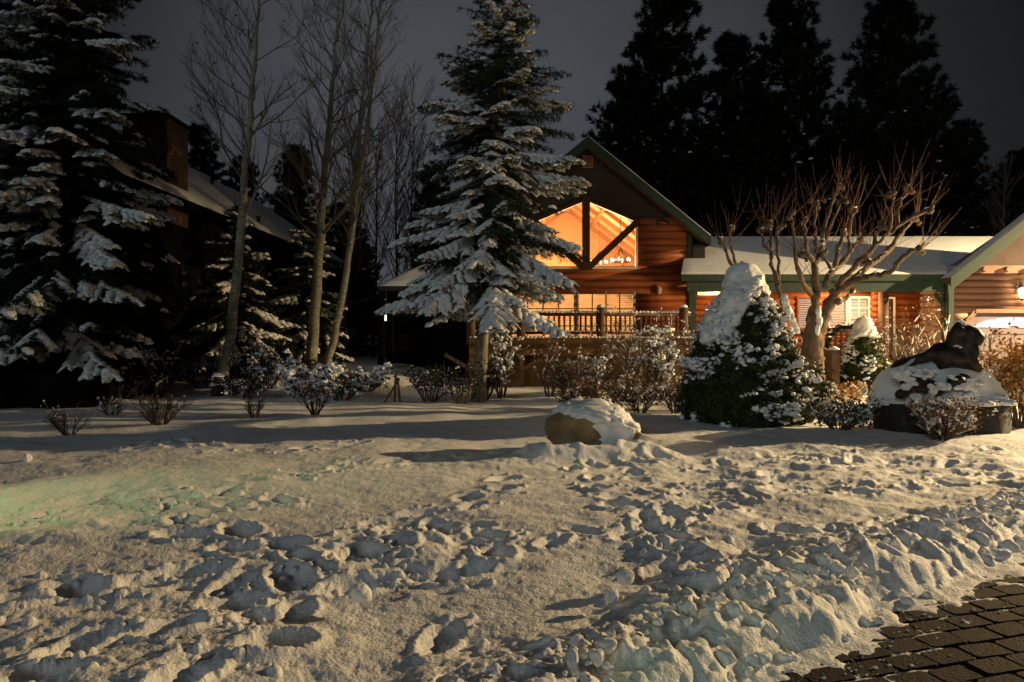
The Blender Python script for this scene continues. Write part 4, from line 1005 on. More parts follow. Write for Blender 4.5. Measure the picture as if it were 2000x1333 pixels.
    rim = spline([q(915, 128, -.3), q(970, 165, -.3), q(1040, 195, -.3), q(1110, 240, -.34), q(1140, 275, -.36)], 14); blobs(g, rim, [28*k, 40*k, 17*k], 2, .25)
    blobs(g, np.array([q(890, 365, -.36), q(930, 380, -.38)]), [[38*k, 30*k, 14*k], [20*k, 20*k, 18*k]], 2, .25)
    g.build('snow', M['snow'], t)
sculpture()

# ------------------------------------------------------------------ log walls
def courses(g, u0, u1, z0, z1, mapf, holes=(), pitch=.232, bulge=.055, back=.16):
    n = max(1, round((z1-z0)/pitch)); ph = (z1-z0)/n; th = np.linspace(0, 1, 7)
    prof = np.concatenate([np.stack([bulge*np.sin(np.pi*th)**.65, th*ph], -1), [[-back, ph], [-back, 0]]])   # (outward, z)
    for k in range(n):
        zb = z0+k*ph; iv = [(u0, u1)]
        for hu0, hu1, hz0, hz1 in holes:
            if zb+ph*.5 > hz0 and zb+ph*.5 < hz1:
                nv = []
                for a, b in iv:
                    if hu1 <= a or hu0 >= b: nv.append((a, b)); continue
                    if hu0 > a: nv.append((a, hu0))
                    if hu1 < b: nv.append((hu1, b))
                iv = nv
        for a, b in iv:
            m = len(prof)
            V = [mapf(u, prof[i, 0], zb+prof[i, 1]) for u in (a, b) for i in range(m)]
            f = [[i, (i+1) % m, (i+1) % m+m, i+m] for i in range(m)]
            g.add(V, f, [list(range(m))[::-1]], [list(range(m, 2*m))])
def snow_sheet(g, p, th, n=40, m=16, wob=.03):
    p = np.array(p, float); u, v = np.meshgrid(np.linspace(0, 1, n), np.linspace(0, 1, m))
    Q = (p[0]*((1-u)*(1-v))[..., None]+p[1]*(u*(1-v))[..., None]+p[2]*(u*v)[..., None]+p[3]*((1-u)*v)[..., None])
    nr = unit(np.cross(p[1]-p[0], p[3]-p[0])); nr = nr if nr[2] > 0 else -nr
    ed = np.minimum(np.minimum(u, 1-u)*np.linalg.norm(p[1]-p[0]), np.minimum(v, 1-v)*np.linalg.norm(p[3]-p[0]))
    h = th*(.25+.75*smooth(0, .12, ed))*(1+wob/th*vn3(Q*.9)*.8+.25*vn3(Q*3))
    T = Q+nr*h[..., None]; i = np.arange(m-1)[:, None]*n; j = np.arange(n-1)[None]; f = np.stack([i+j, i+j+1, i+n+j+1, i+n+j], -1).reshape(-1, 4)
    g.add(T, f); g.add(Q+nr*.003, f[:, ::-1])
    ring = np.concatenate([np.arange(n), np.arange(1, m)*n+n-1, (m-1)*n+np.arange(n-1)[::-1], np.arange(1, m-1)[::-1]*n])
    R1 = T.reshape(-1, 3)[ring]; R0 = Q.reshape(-1, 3)[ring]+nr*.003; k = len(ring); jj = np.arange(k); j2 = (jj+1) % k
    g.add(np.concatenate([R1, R0]), np.stack([jj, j2, j2+k, jj+k], -1))

def blind_window(root, x0, x1, z0, z1, Y, glow, frame='cream', mull=1, fw=.06, slat=.075, muntin=True):
    wnd = G(); box(wnd, x0-fw, x1+fw, Y-.03, Y+.05, z1, z1+fw); box(wnd, x0-fw, x1+fw, Y-.045, Y+.05, z0-fw, z0); box(wnd, x0-fw, x0, Y-.03, Y+.05, z0, z1); box(wnd, x1, x1+fw, Y-.03, Y+.05, z0, z1)
    for k in range(1, mull+1):
        xm = x0+(x1-x0)*k/(mull+1); box(wnd, xm-.03, xm+.03, Y-.028, Y+.05, z0, z1)
    o = wnd.build('window', M[frame], root, smooth=False)
    b = G(); n = int((z1-z0)/slat)
    for k in range(n):
        z = z0+(k+.5)*slat; slab(b, [[x0, Y+.10, z-slat*.46], [x1, Y+.10, z-slat*.46], [x1, Y+.125, z+slat*.22], [x0, Y+.125, z+slat*.22]], [0, .004, 0])
    b.build('blind', M[glow], o, smooth=False)
    if muntin:
        g = G(); nx = 2*(mull+1)
        for k in range(1, nx):
            if k % 2: xm = x0+(x1-x0)*k/nx; box(g, xm-.018, xm+.018, Y+.012, Y+.03, z0, z1)
        for k in range(1, 3): zm = z0+(z1-z0)*k/3; box(g, x0, x1, Y+.014, Y+.028, zm-.018, zm+.018)
        g.build('muntin', M[frame if glow != 'blindglow' else 'timber'], o, smooth=False)
    g = G(); box(g, x0, x1, Y+.035, Y+.039, z0, z1); g.build('pane', M['glass'], o, smooth=False)
    return o

# ------------------------------------------------------------------ the log house
YH = 24.5; s_ = YH/F
def hx(px, Y=YH): return (px-CX)/F*Y
def hz(py, Y=YH): return EYE+(HZ-py)/F*Y
XC = hx(1144); XR = hx(1343); XL = 2*XC-XR; ZP = hz(425)
WIN = dict(l=XC-(hx(1243)-XC), r=hx(1243), b=hz(524), sh=hz(433), ap=hz(391))
YF = 23.9; PK = (hx(1148, YF), hz(268, YF)); EV = (hx(1386, YF), hz(462, YF)); SL = (PK[1]-EV[1])/(EV[0]-PK[0]); EL = (2*PK[0]-EV[0], EV[1])
def log_house():
    global rng
    rng = np.random.default_rng(95)
    t = thing('log_house', 'orange log house with a lit gable window and low snowy roofed wing', 'house', (XC, YH, 0))
    lw0, lw1, lz0, lz1 = hx(1130), hx(1237), 1.25, hz(570); kw0, kw1 = hx(1000), hx(1121)
    fm = lambda u, d, z: (u, YH-d, z)
    g = G(); courses(g, XL, XR, .1, ZP, fm, [(WIN['l'], WIN['r'], WIN['b'], 9), (lw0, lw1, lz0, lz1), (kw0, kw1, lz0, lz1)]); wl = g.build('wall', M['log'], t)
    # dark gable panel round the pentagon window
    zr = lambda x: PK[1]-.16-SL*abs(x-PK[0])
    g = G(); n = (0, .12, 0); y = YH-.05
    poly(g, [(WIN['r'], y, ZP), (XR, y, ZP), (XR, y, max(zr(XR), ZP+.01)), (PK[0], y, zr(PK[0])), (XC, y, WIN['ap']), (WIN['r'], y, WIN['sh'])][::-1], n)
    poly(g, [(WIN['l'], y, ZP), (WIN['l'], y, WIN['sh']), (XC, y, WIN['ap']), (PK[0], y, zr(PK[0])), (XL, y, max(zr(XL), ZP+.01)), (XL, y, ZP)][::-1], n)
    g.build('gable_panel', M['gable'], t, smooth=False)
    # side walls, back
    g = G(); courses(g, YH, 34, .1, 5.15, lambda u, d, z: (XR-.1+d, u, z)); courses(g, YH, 34, .1, 5.15, lambda u, d, z: (XL+.1-d, u, z)); box(g, XL, XR, 34, 34.2, .1, 7.3); g.build('side_wall', M['log'], t)
    # corner board
    g = G(); box(g, XR-.02, XR+.13, YH-.10, YH+.06, .1, 5.0); g.build('corner_board', M['green'], t, smooth=False)
    # roof
    th = .20
    g = G()
    slab(g, [(PK[0], YF, PK[1]), (EV[0], YF, EV[1]), (EV[0], 34.6, EV[1]), (PK[0], 34.6, PK[1])], (0, 0, -th)); slab(g, [(PK[0], YF, PK[1]), (EL[0], YF, EL[1]), (EL[0], 34.6, EL[1]), (PK[0], 34.6, PK[1])], (0, 0, -th))
    g.build('roof', M['soffit'], t, smooth=False)
    for e in (EV, EL):
        g = G(); sg = np.sign(e[0]-PK[0]); slab(g, [(PK[0], YF-.055, PK[1]+.02), (e[0]+.02*sg, YF-.055, e[1]+.02), (e[0]+.02*sg, YF-.055, e[1]-.30), (PK[0], YF-.055, PK[1]-.34)], (0, .05, 0))
        slab(g, [(e[0]+.003*sg, YF, e[1]+.02), (e[0]+.003*sg, 34.6, e[1]+.02), (e[0]+.003*sg, 34.6, e[1]-.28), (e[0]+.003*sg, YF, e[1]-.28)], (.05*sg, 0, 0)); g.build('fascia', M['green'], t, smooth=False)
    g = G(); snow_sheet(g, [(PK[0], YF-.04, PK[1]+.02), (EV[0]+.03, YF-.04, EV[1]+.02), (EV[0]+.03, 34.6, EV[1]+.02), (PK[0], 34.6, PK[1]+.02)], .07, 30, 30)
    snow_sheet(g, [(EL[0], YF-.04, EL[1]+.02), (PK[0], YF-.04, PK[1]+.02), (PK[0], 34.6, PK[1]+.02), (EL[0], 34.6, EL[1]+.02)], .07, 30, 30); g.build('roof_snow', M['snow_soft'], t)
    # eave return box (dark soffit side seen right of the wall)
    g = G(); slab(g, [(XR+.1, YH-.2, EV[1]-.25), (EV[0], YH-.2, EV[1]-.25), (EV[0], 34, EV[1]-.25), (XR+.1, 34, EV[1]-.25)], (0, 0, .03)); g.build('soffit', M['gable'], t, smooth=False)
    g = G(); box(g, XR+.14, EV[0]-.03, YH-.15, YH+1.5, 3.72, EV[1]-.255); g.build('eave_return', M['gable'], t, smooth=False)
    # window timbers
    y0, y1 = YH-.10, YH+.06; W = WIN
    wn = G(); f = .07
    for a, b in (((W['l'], W['b']), (W['r'], W['b'])), ((W['r'], W['b']), (W['r'], W['sh'])), ((W['r'], W['sh']), (XC, W['ap'])), ((XC, W['ap']), (W['l'], W['sh'])), ((W['l'], W['sh']), (W['l'], W['b']))):
        bar(wn, (a[0], YH-.02, a[1]), (b[0], YH-.02, b[1]), .12, f, (0, 0, 1) if abs(a[0]-b[0]) > .01 else (1, 0, 0))
    wo = wn.build('window', M['cream'], t, smooth=False)
    g = G(); bar(g, (XC, YH-.10, W['b']-.05), (XC, YH-.10, W['ap']+.12), .14, .25, (1, 0, 0)); g.build('post', M['timber'], wo, smooth=False)
    for sg in (-1, 1):
        g = G(); bar(g, (XC+.10*sg, YH-.09, W['b']+.02), (XC+(W['r']-XC)*sg+.02*sg, YH-.09, W['sh']-.02), .12, .22, (0, 0, 1)); g.build('brace', M['timber'], wo, smooth=False)
        g = G(); bar(g, (XC+(W['r']-XC+.1)*sg, YH-.085, W['sh']-.01), (XC, YH-.085, W['ap']+.04), .09, .12, (0, 0, 1)); g.build('head_trim', M['timber'], wo, smooth=False)
    g = G(); poly(g, [(W['l'], YH+.02, W['b']), (W['r'], YH+.02, W['b']), (W['r'], YH+.02, W['sh']), (XC, YH+.02, W['ap']), (W['l'], YH+.02, W['sh'])], (0, .006, 0)); g.build('pane', M['glass'], wo, smooth=False)
    # room behind the window: plank vault, beams, end wall
    zc = lambda x: PK[1]-.62-SL*.93*abs(x-PK[0])
    g = G()
    for sg in (-1, 1):
        xe = PK[0]+3.15*sg; slab(g, [(PK[0], YH+.16, zc(PK[0])), (xe, YH+.16, zc(xe)), (xe, 33.6, zc(xe)), (PK[0], 33.6, zc(PK[0]))], (0, 0, .05))
    g.build('vaulted_ceiling', M['ceil'], t, smooth=False)
    g = G(); box(g, XL+.3, XR-.3, 33.6, 33.7, 1.1, 7.2); box(g, XL+.28, XL+.34, YH+.17, 33.6, 1.1, 5.2); box(g, XR-.34, XR-.28, YH+.17, 33.6, 1.1, 5.2); g.build('inside_wall', M['inwall'], t, smooth=False)
    g = G(); box(g, XL+.3, XR-.3, YH+.17, 33.6, 1.0, 1.1); g.build('room_floor', M['beam'], t, smooth=False)
    g = G(); box(g, PK[0]-.1, PK[0]+.1, YH+.2, 33.55, zc(PK[0])-.30, zc(PK[0])-.06)
    for yy in np.arange(25.6, 33.5, 1.55):
        for sg in (-1, 1):
            xe = PK[0]+3.1*sg; bar(g, (PK[0]+.1*sg, yy, zc(PK[0]+.1*sg)-.09), (xe, yy, zc(xe)-.09), .13, .17, (0, 0, 1))
    for sg in (-1, 1):
        for fx in (1.1, 2.1):
            xe = PK[0]+fx*sg; box(g, xe-.06, xe+.06, YH+.2, 33.5, zc(xe)-.17, zc(xe)-.03)
    g.build('ceiling_beams', M['beam'], t, smooth=False)
    # lower windows with self-glowing blinds
    blind_window(t, lw0, lw1, lz0, lz1, YH-.02, 'blindglow'); blind_window(t, kw0, kw1, lz0, lz1, YH-.02, 'blindglow')
    # gable vent
    vx0, vx1, vz0, vz1 = hx(1138, 24.4), hx(1158, 24.4), hz(328, 24.4), hz(304, 24.4); g = G(); y = YH-.06
    box(g, vx0, vx1, y-.04, y, vz1-.03, vz1); box(g, vx0, vx1, y-.04, y, vz0, vz0+.03); box(g, vx0, vx0+.03, y-.04, y, vz0+.03, vz1-.03); box(g, vx1-.03, vx1, y-.04, y, vz0+.03, vz1-.03)
    for k in range(6):
        z = vz0+.05+k*(vz1-vz0-.08)/6; slab(g, [(vx0+.03, y-.035, z), (vx1-.03, y-.035, z), (vx1-.03, y-.006, z+.04), (vx0+.03, y-.006, z+.04)], (0, 0, .008))
    g.build('vent', M['soffit'], t, smooth=False)
    # ---- right wing
    E0, E1, YE, ZE = hx(1334, 22.5), hx(1851, 22.5), 22.5, hz(537, 22.5); RY, RZ = 28.0, hz(463, 28.0)
    RX0, RX1 = hx(1375, 28), hx(2150, 28)
    YW = 24.0; wx0, wx1, wz0, wz1 = hx(1617, YW), hx(1697, YW), hz(640, YW), hz(582, YW); vx0, vx1 = hx(1558, YW), hx(1592, YW)
    g = G(); courses(g, XR+.13, 13.25, .1, 3.5, lambda u, d, z: (u, YW-d, z), [(wx0, wx1, wz0, wz1), (vx0, vx1, wz0, wz1)], pitch=.20); g.build('wing_wall', M['log'], t)
    g = G()
    for k in range(15):
        z = .25+k*.2; tube(g, [(hx(1706, YW)-.16, YW-.20, z+.1), (hx(1706, YW)+.14, YW-.20, z+.1)], [.10, .10], 12)
    g.build('log_ends', M['log'], t)
    wo2 = blind_window(t, (wx0+wx1)/2+.04, wx1-.04, wz0+.02, wz1-.03, YW-.06, 'blindwhite', 'white', 0, .07, .05)
    blind_window(t, wx0+.03, (wx0+wx1)/2-.10, wz0+.02, wz1-.03, YW-.06, 'screen', 'white', 0, .04, .05, False); blind_window(t, vx0, vx1, wz0, wz1, YW-.06, 'screen', 'log', 0, .05, .06, False)
    g = G(); slab(g, [(E0-.05, YE, ZE), (E1+7.5, YE, ZE), (RX1, RY, RZ), (RX0-.6, RY, RZ)], (0, 0, -.10)); slab(g, [(RX0-.6, RY, RZ), (RX1, RY, RZ), (RX1, RY+5, RZ-1.6), (RX0-.6, RY+5, RZ-1.6)], (0, 0, -.10)); g.build('wing_roof', M['soffit'], t, smooth=False)
    g = G(); snow_sheet(g, [(E0-.07, YE-.03, ZE+.01), (E1+7.5, YE-.03, ZE+.01), (RX1, RY, RZ+.01), (RX0-.6, RY, RZ+.01)], .035, 90, 40, .015); g.build('wing_snow', M['snow_soft'], t)
    g = G(); box(g, E0-.06, E1+.05, YE-.06, YE-.02, ZE-.19, ZE-.005); box(g, E0+.14, E1+.02, YE+.02, YE+.14, ZE-.52, ZE-.19); g.build('porch_beam', M['green'], t, smooth=False)
    g = G(); box(g, E0+.15, E1, YE+.15, YW-.06, ZE-.28, ZE-.24); g.build('porch_ceiling', M['soffit'], t, smooth=False)
    g = G(); box(g, E0+.2, E1, YE-.1, YW-.06, .55, .72); g.build('porch_floor', M['rail'], t, smooth=False)
    for pxx, m, rr in ((1352, 'green', .13), (1850, 'green', .13)):
        g = G(); x = hx(pxx, 22.6); box(g, x-rr*.8, x+rr*.8, 22.55, 22.55+rr*1.6, -.1, ZE-.52); g.build('porch_post', M[m], t, smooth=False)
    g = G(); x = hx(1727, 22.6); tube(g, [(x, 22.65, -.1), (x, 22.65, ZE-.52)], [.16, .15], 14); g.build('porch_post', M['rail'], t)
    g = G(); x = hx(1836, 22.6); bar(g, (x+.12, 22.6, ZE-.95), (x-.16, 22.6, ZE-.56), .08, .12, (0, 1, 0)); g.build('brace', M['green'], t, smooth=False)
    # entrance frame in the recess
    g = G(); x = hx(1740, YW-.05); box(g, x-.30, x-.24, YW-.14, YW-.06, .72, 2.75); box(g, x+.04, x+.10, YW-.14, YW-.06, .72, 2.75); box(g, x-.24, x+.04, YW-.14, YW-.06, 2.69, 2.75); dr = g.build('door_frame', M['cream'], t, smooth=False)
    g = G(); box(g, x-.24, x+.04, YW-.12, YW-.07, .72, 2.69); g.build('door', M['timber'], dr, smooth=False)
    # pale panel above the deck door at the wing's left end
    g = G(); box(g, hx(1362, 23.6), hx(1440, 23.6), 23.55, 23.6, hz(577, 23.6), hz(562, 23.6)); g.build('valance', M['cream'], t, smooth=False)
    # ---- left porch, mostly behind the spruce
    g = G(); zl = 3.02; A = (hx(739, 22.6), 22.6, zl); B = (XL-.1, 22.6, zl); C_ = (XL-.1, 26.0, zl+1.45); D = (hx(739, 22.6)+2.2, 26.0, zl+1.45)
    slab(g, [A, B, C_, D], (0, 0, -.14)); slab(g, [A, D, (D[0], 29.5, zl+1.45), (A[0], 30, zl)], (0, 0, -.14)); g.build('side_roof', M['gable'], t, smooth=False)
    g = G(); snow_sheet(g, [A, B, C_, D], .09, 30, 20); snow_sheet(g, [A, D, (D[0], 29.5, zl+1.45), (A[0], 30, zl)], .09, 30, 20); g.build('side_roof_snow', M['snow_soft'], t)
    for pxx in (744, 758):
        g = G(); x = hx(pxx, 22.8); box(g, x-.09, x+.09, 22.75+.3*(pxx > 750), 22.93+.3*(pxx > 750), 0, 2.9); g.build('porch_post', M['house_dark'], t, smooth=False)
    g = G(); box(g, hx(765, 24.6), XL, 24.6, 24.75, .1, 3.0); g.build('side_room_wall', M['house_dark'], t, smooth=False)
    return t
log_house()
lamp('room_light', (XC+.55, 28.4, 4.15), 900, (1.0, .66, .35), .22)
lamp('room_light', (XC-.7, 30.8, 4.0), 820, (1.0, .66, .35), .22)
lamp('room_light', (XC+1.0, 25.9, 3.2), 110, (1.0, .66, .35), .1)
def chandelier(x, y, z, label):
    zt = PK[1]-.75-SL*.93*abs(x-PK[0]); t = thing('chandelier', label, 'chandelier', (x, y, zt), 'chandeliers in the lit room'); g = G(); tube(g, [(x, y, zt), (x, y, z+.5)], [.012, .012], 6); g.build('rod', M['black'], t)
    g = G(); a = np.linspace(0, 2*np.pi, 25); tube(g, np.stack([x+.34*np.cos(a), y+.34*np.sin(a), np.full(25, z)], -1), .018, 6)
    for k in range(6):
        b = k*np.pi/3; tube(g, [(x, y, z+.5), (x+.18*math.cos(b), y+.18*math.sin(b), z+.22), (x+.34*math.cos(b), y+.34*math.sin(b), z)], .010, 5)
    g.build('ring', M['black'], t)
    for k in range(6):
        b = k*np.pi/3+.2; g = G(); lathe(g, [(.02, 0), (.035, .05), (.03, .09), (.006, .13)], (x+.34*math.cos(b), y+.34*math.sin(b), z+.02), 10); g.build('bulb', M['candle'], t)
chandelier(hx(1212, 26.8), 26.8, hz(512, 26.8), 'iron ring chandelier low behind the right window pane')
chandelier(hx(1170, 30.5), 30.5, hz(516, 30.5), 'iron chandelier on a long rod deep behind the window centre')

def sconce(x, y, z, label, m='black'):
    t = thing('wall_lamp', label, 'lamp', (x, y, z)); g = G(); box(g, x-.05, x+.05, y-.03, y, z-.10, z+.10); g.build('back_plate', M[m], t, smooth=False)
    g = G(); lathe(g, [(.03, -.12), (.08, -.06), (.085, .06), (.05, .12), (.015, .17)], (x, y-.12, z), 12); g.build('shade', M['cream'], t); g = G(); tube(g, [(x, y-.02, z+.1), (x, y-.09, z+.17), (x, y-.12, z+.15)], .012, 6); g.build('arm', M[m], t)
sconce(hx(1288, 24.3), YH-.05, hz(568, 24.3), 'small unlit wall lamp on the log wall right of the lower window')
def floods():
    x, y, z = hx(1294, 24.3), YH-.05, hz(428, 24.3); t = thing('floodlight', 'unlit twin floodlight at the top of the log wall under the eave', 'floodlight', (x, y, z)); g = G(); box(g, x-.06, x+.06, y-.05, y, z-.04, z+.06); g.build('box', M['black'], t, smooth=False)
    for sg in (-1, 1):
        g = G(); tube(g, [(x, y-.05, z), (x+.10*sg, y-.12, z-.03), (x+.16*sg, y-.20, z-.10), (x+.18*sg, y-.26, z-.15)], [.02, .03, .06, .075], 10); g.build('head', M['black'], t)
floods()

# deck
def deck():
    global rng
    rng = np.random.default_rng(96); YD = 20.8; x0, x1 = -1.2, hx(1348, YD); zf = hz(660, YD); zt = hz(612, YD)
    t = thing('wooden_deck', 'raised dark wooden deck with railing in front of the log house', 'deck', ((x0+x1)/2, YD, 0))
    g = G(); box(g, x0, x1, YD-.15, YH-.07, zf-.10, zf); g.build('floor', M['rail'], t, smooth=False)
    g = G(); box(g, x0, x1, YD-.10, YD+.05, hz(694, YD), hz(670, YD)); box(g, x0, x1, YD-.17, YD-.151, zf-.16, zf-.02); g.build('beam', M['deckskirt'], t, smooth=False)
    g = G(); box(g, x0, x1, YD+.25, YD+.32, -.1, hz(694, YD)); g.build('skirt', M['deckskirt'], t, smooth=False)
    for pxx in (920, 1018, 1173, 1335):
        g = G(); x = hx(pxx, YD); r_ = .115 if pxx == 1173 else .13; tube(g, [(x, YD-.02, zf-.2), (x, YD-.02, zt+.16)], [r_, r_*.95], 12); g.build('post', M['rail'], t)
        g = G(); blobs(g, [[x, YD-.02, zt+.16]], [[.12, .12, .07]], 2, .2); g.build('snow', M['snow_soft'], t)
        g = G(); x2 = x+.02
        for sg in (-1, 1): bar(g, (x2, YD+.0, .55), (x2+.75*sg, YD+.0, hz(692, YD)-.01), .10, .11, (0, 1, 0))
        bar(g, (x2, YD+.0, -.1), (x2, YD+.0, hz(694, YD)-.01), .14, .14, (1, 0, 0)); g.build('support', M['deckskirt'], t, smooth=False)
    g = G(); tube(g, [(x0, YD, zt-.03), (x1, YD, zt-.03)], .055, 10); g.build('top_rail', M['rail'], t); g = G(); tube(g, [(x0, YD, zf+.14), (x1, YD, zf+.14)], .045, 10); g.build('bottom_rail', M['rail'], t)
    x = x0+.08
    while x < x1:
        g = G(); tube(g, [(x, YD, zf+.12), (x, YD, zt-.05)], [.028*rng.uniform(.8, 1.2)]*2, 7); g.build('baluster', M['rail'], t); x += .145*rng.uniform(.9, 1.1)
    g = G(); n = 60; xs = np.linspace(x0, x1, n); A = np.stack([xs[:-1], np.full(n-1, YD), np.full(n-1, zt+.015)], -1); B = np.stack([xs[1:]+.02, np.full(n-1, YD), np.full(n-1, zt+.015)], -1); twigsnow(g, A, B, .06, .055, 4)
    A = A.copy(); B = B.copy(); A[:, 2] = zf+.175; B[:, 2] = zf+.175; k = rng.uniform(size=n-1) < .7; twigsnow(g, A[k], B[k], .045, .035, 4)
    A[:, 2] = zf; B[:, 2] = zf; A[:, 1] = YD-.11; B[:, 1] = YD-.11; twigsnow(g, A, B, .07, .05, 4); g.build('snow', M['snow_soft'], t)
deck()

# porch railing with wreath, steps rail
def porch_rail():
    Y = 22.35; x0, x1 = hx(1632, Y), hx(1690, Y); zt, zb = hz(646, Y), hz(700, Y); t = thing('porch_railing', 'short dark porch railing with square openings under the lit window', 'railing', ((x0+x1)/2, Y, .6))
    g = G()
    for k in range(6): x = x0+(x1-x0)*k/5; box(g, x-.03, x+.03, Y-.03, Y+.03, .5, zt)
    for k in range(4): z = zt-.03-k*.20; box(g, x0-.03, x1+.03, Y-.045, Y+.045, z-.03, z+.025)
    g.build('lattice', M['rail'], t, smooth=False); g = G(); blobs(g, np.array([[x0+(x1-x0)*u, Y, zt+.03] for u in np.linspace(0, 1, 9)]), [.09, .08, .07], 2, .25); g.build('snow', M['snow_soft'], t)
porch_rail()
def wreath():
    global rng
    rng = np.random.default_rng(97); Y = 22.15; c = P(1652, 672, Y); t_ = np.linspace(0, 2*np.pi, 240); p = np.stack([c[0]+.55*np.cos(t_), c[1]+0*t_, c[2]+.52*np.sin(t_)], -1)+rng.normal(size=(240, 3))*.035
    t = thing('wreath', 'large round evergreen wreath on the porch railing', 'wreath', tuple(c)); g = G(); needles(g, p, np.roll(p, -3, 0), 34, .12, .012, 1.0, .4)
    tube(g, np.stack([c[0]+.55*np.cos(t_[::8]), c[1]+0*t_[::8], c[2]+.52*np.sin(t_[::8])], -1), .05, 6); g.build('greens', M['needle_dark'], t, smooth=False)
    g = G(); k = np.where((np.sin(t_) > .2) | (rng.uniform(size=240) < .12))[0][::4]; blobs(g, p[k]+np.array([0, -.02, .06]), rng.uniform(.03, .06, (len(k), 1))*np.array([1.2, 1, .6]), 1, .3); g.build('snow', M['snow_soft'], t)
wreath()
def step_rail():
    Y = 18.6; t = thing('step_railing', 'square wooden newel post and handrail left of the small cone-shaped evergreen', 'railing', tuple(P(1630, 770, Y)*np.array([1, 1, 0])))
    g = G(); x = px_x(1629, Y); box(g, x-.10, x+.10, Y-.1, Y+.1, -.1, hz(683, Y)); g.build('post', M['rail'], t, smooth=False)
    g = G(); x2 = px_x(1604, 20.2); bar(g, (x-.02, Y+.11, hz(690, Y)), (x2, 20.6, hz(676, Y)), .10, .08); g.build('handrail', M['rail'], t, smooth=False)
    for k in range(6):
        u = (k+1)/7; g = G(); bx = x+(x2-x)*u; by = Y+.1+(20.6-Y-.1)*u; box(g, bx-.03, bx+.03, by-.03, by+.03, -.05, hz(692, Y)+.03*u); g.build('baluster', M['rail'], t, smooth=False)
    g = G(); blobs(g, [[x, Y, hz(683, Y)]], [[.13, .13, .07]], 3, .2); g.build('snow', M['snow_soft'], t)
step_rail()
lamp('porch_light', (hx(1668, 22.9), 22.95, 2.86), 270, (1.0, .60, .27), .08)
lamp('porch_light', (hx(1400, 23.0), 23.0, 2.75), 90, (1.0, .60, .24), .08)
def porch_lamp(px, label):
    x, y, z = hx(px, 22.95), 22.95, 3.0; t = thing('porch_lamp', label, 'lamp', (x, y, z), 'porch ceiling lamps'); g = G(); lathe(g, [(.10, .13), (.10, .09), (.03, .08)], (x, y, z), 12); g.build('canopy', M['black'], t); g = G(); lathe(g, [(.02, .06), (.07, .03), (.08, -.02), (.05, -.06), (.01, -.07)], (x, y, z), 12); g.build('globe', M['whiteglow'], t)
porch_lamp(1668, 'small lit lamp under the porch ceiling before the white-blind window')
porch_lamp(1400, 'small lit lamp under the porch ceiling behind the cone-shaped bush tip')
def yellow_lamp():
    p = P(1384, 607, 22.8); t = thing('table_lamp', 'yellow glowing lamp with red top behind the deck corner', 'lamp', tuple(p)); g = G(); lathe(g, [(.05, -.14), (.11, -.10), (.09, .04)], p, 12); g.build('shade', M['whiteglow'], t); g = G(); lathe(g, [(.07, .05), (.09, .12), (.03, .2)], p, 12); g.build('cap', M['ribbon'], t)
    g = G(); tube(g, [(p[0], p[1], .7), (p[0], p[1], p[2]-.14)], .03, 8); g.build('stand', M['black'], t)
yellow_lamp()

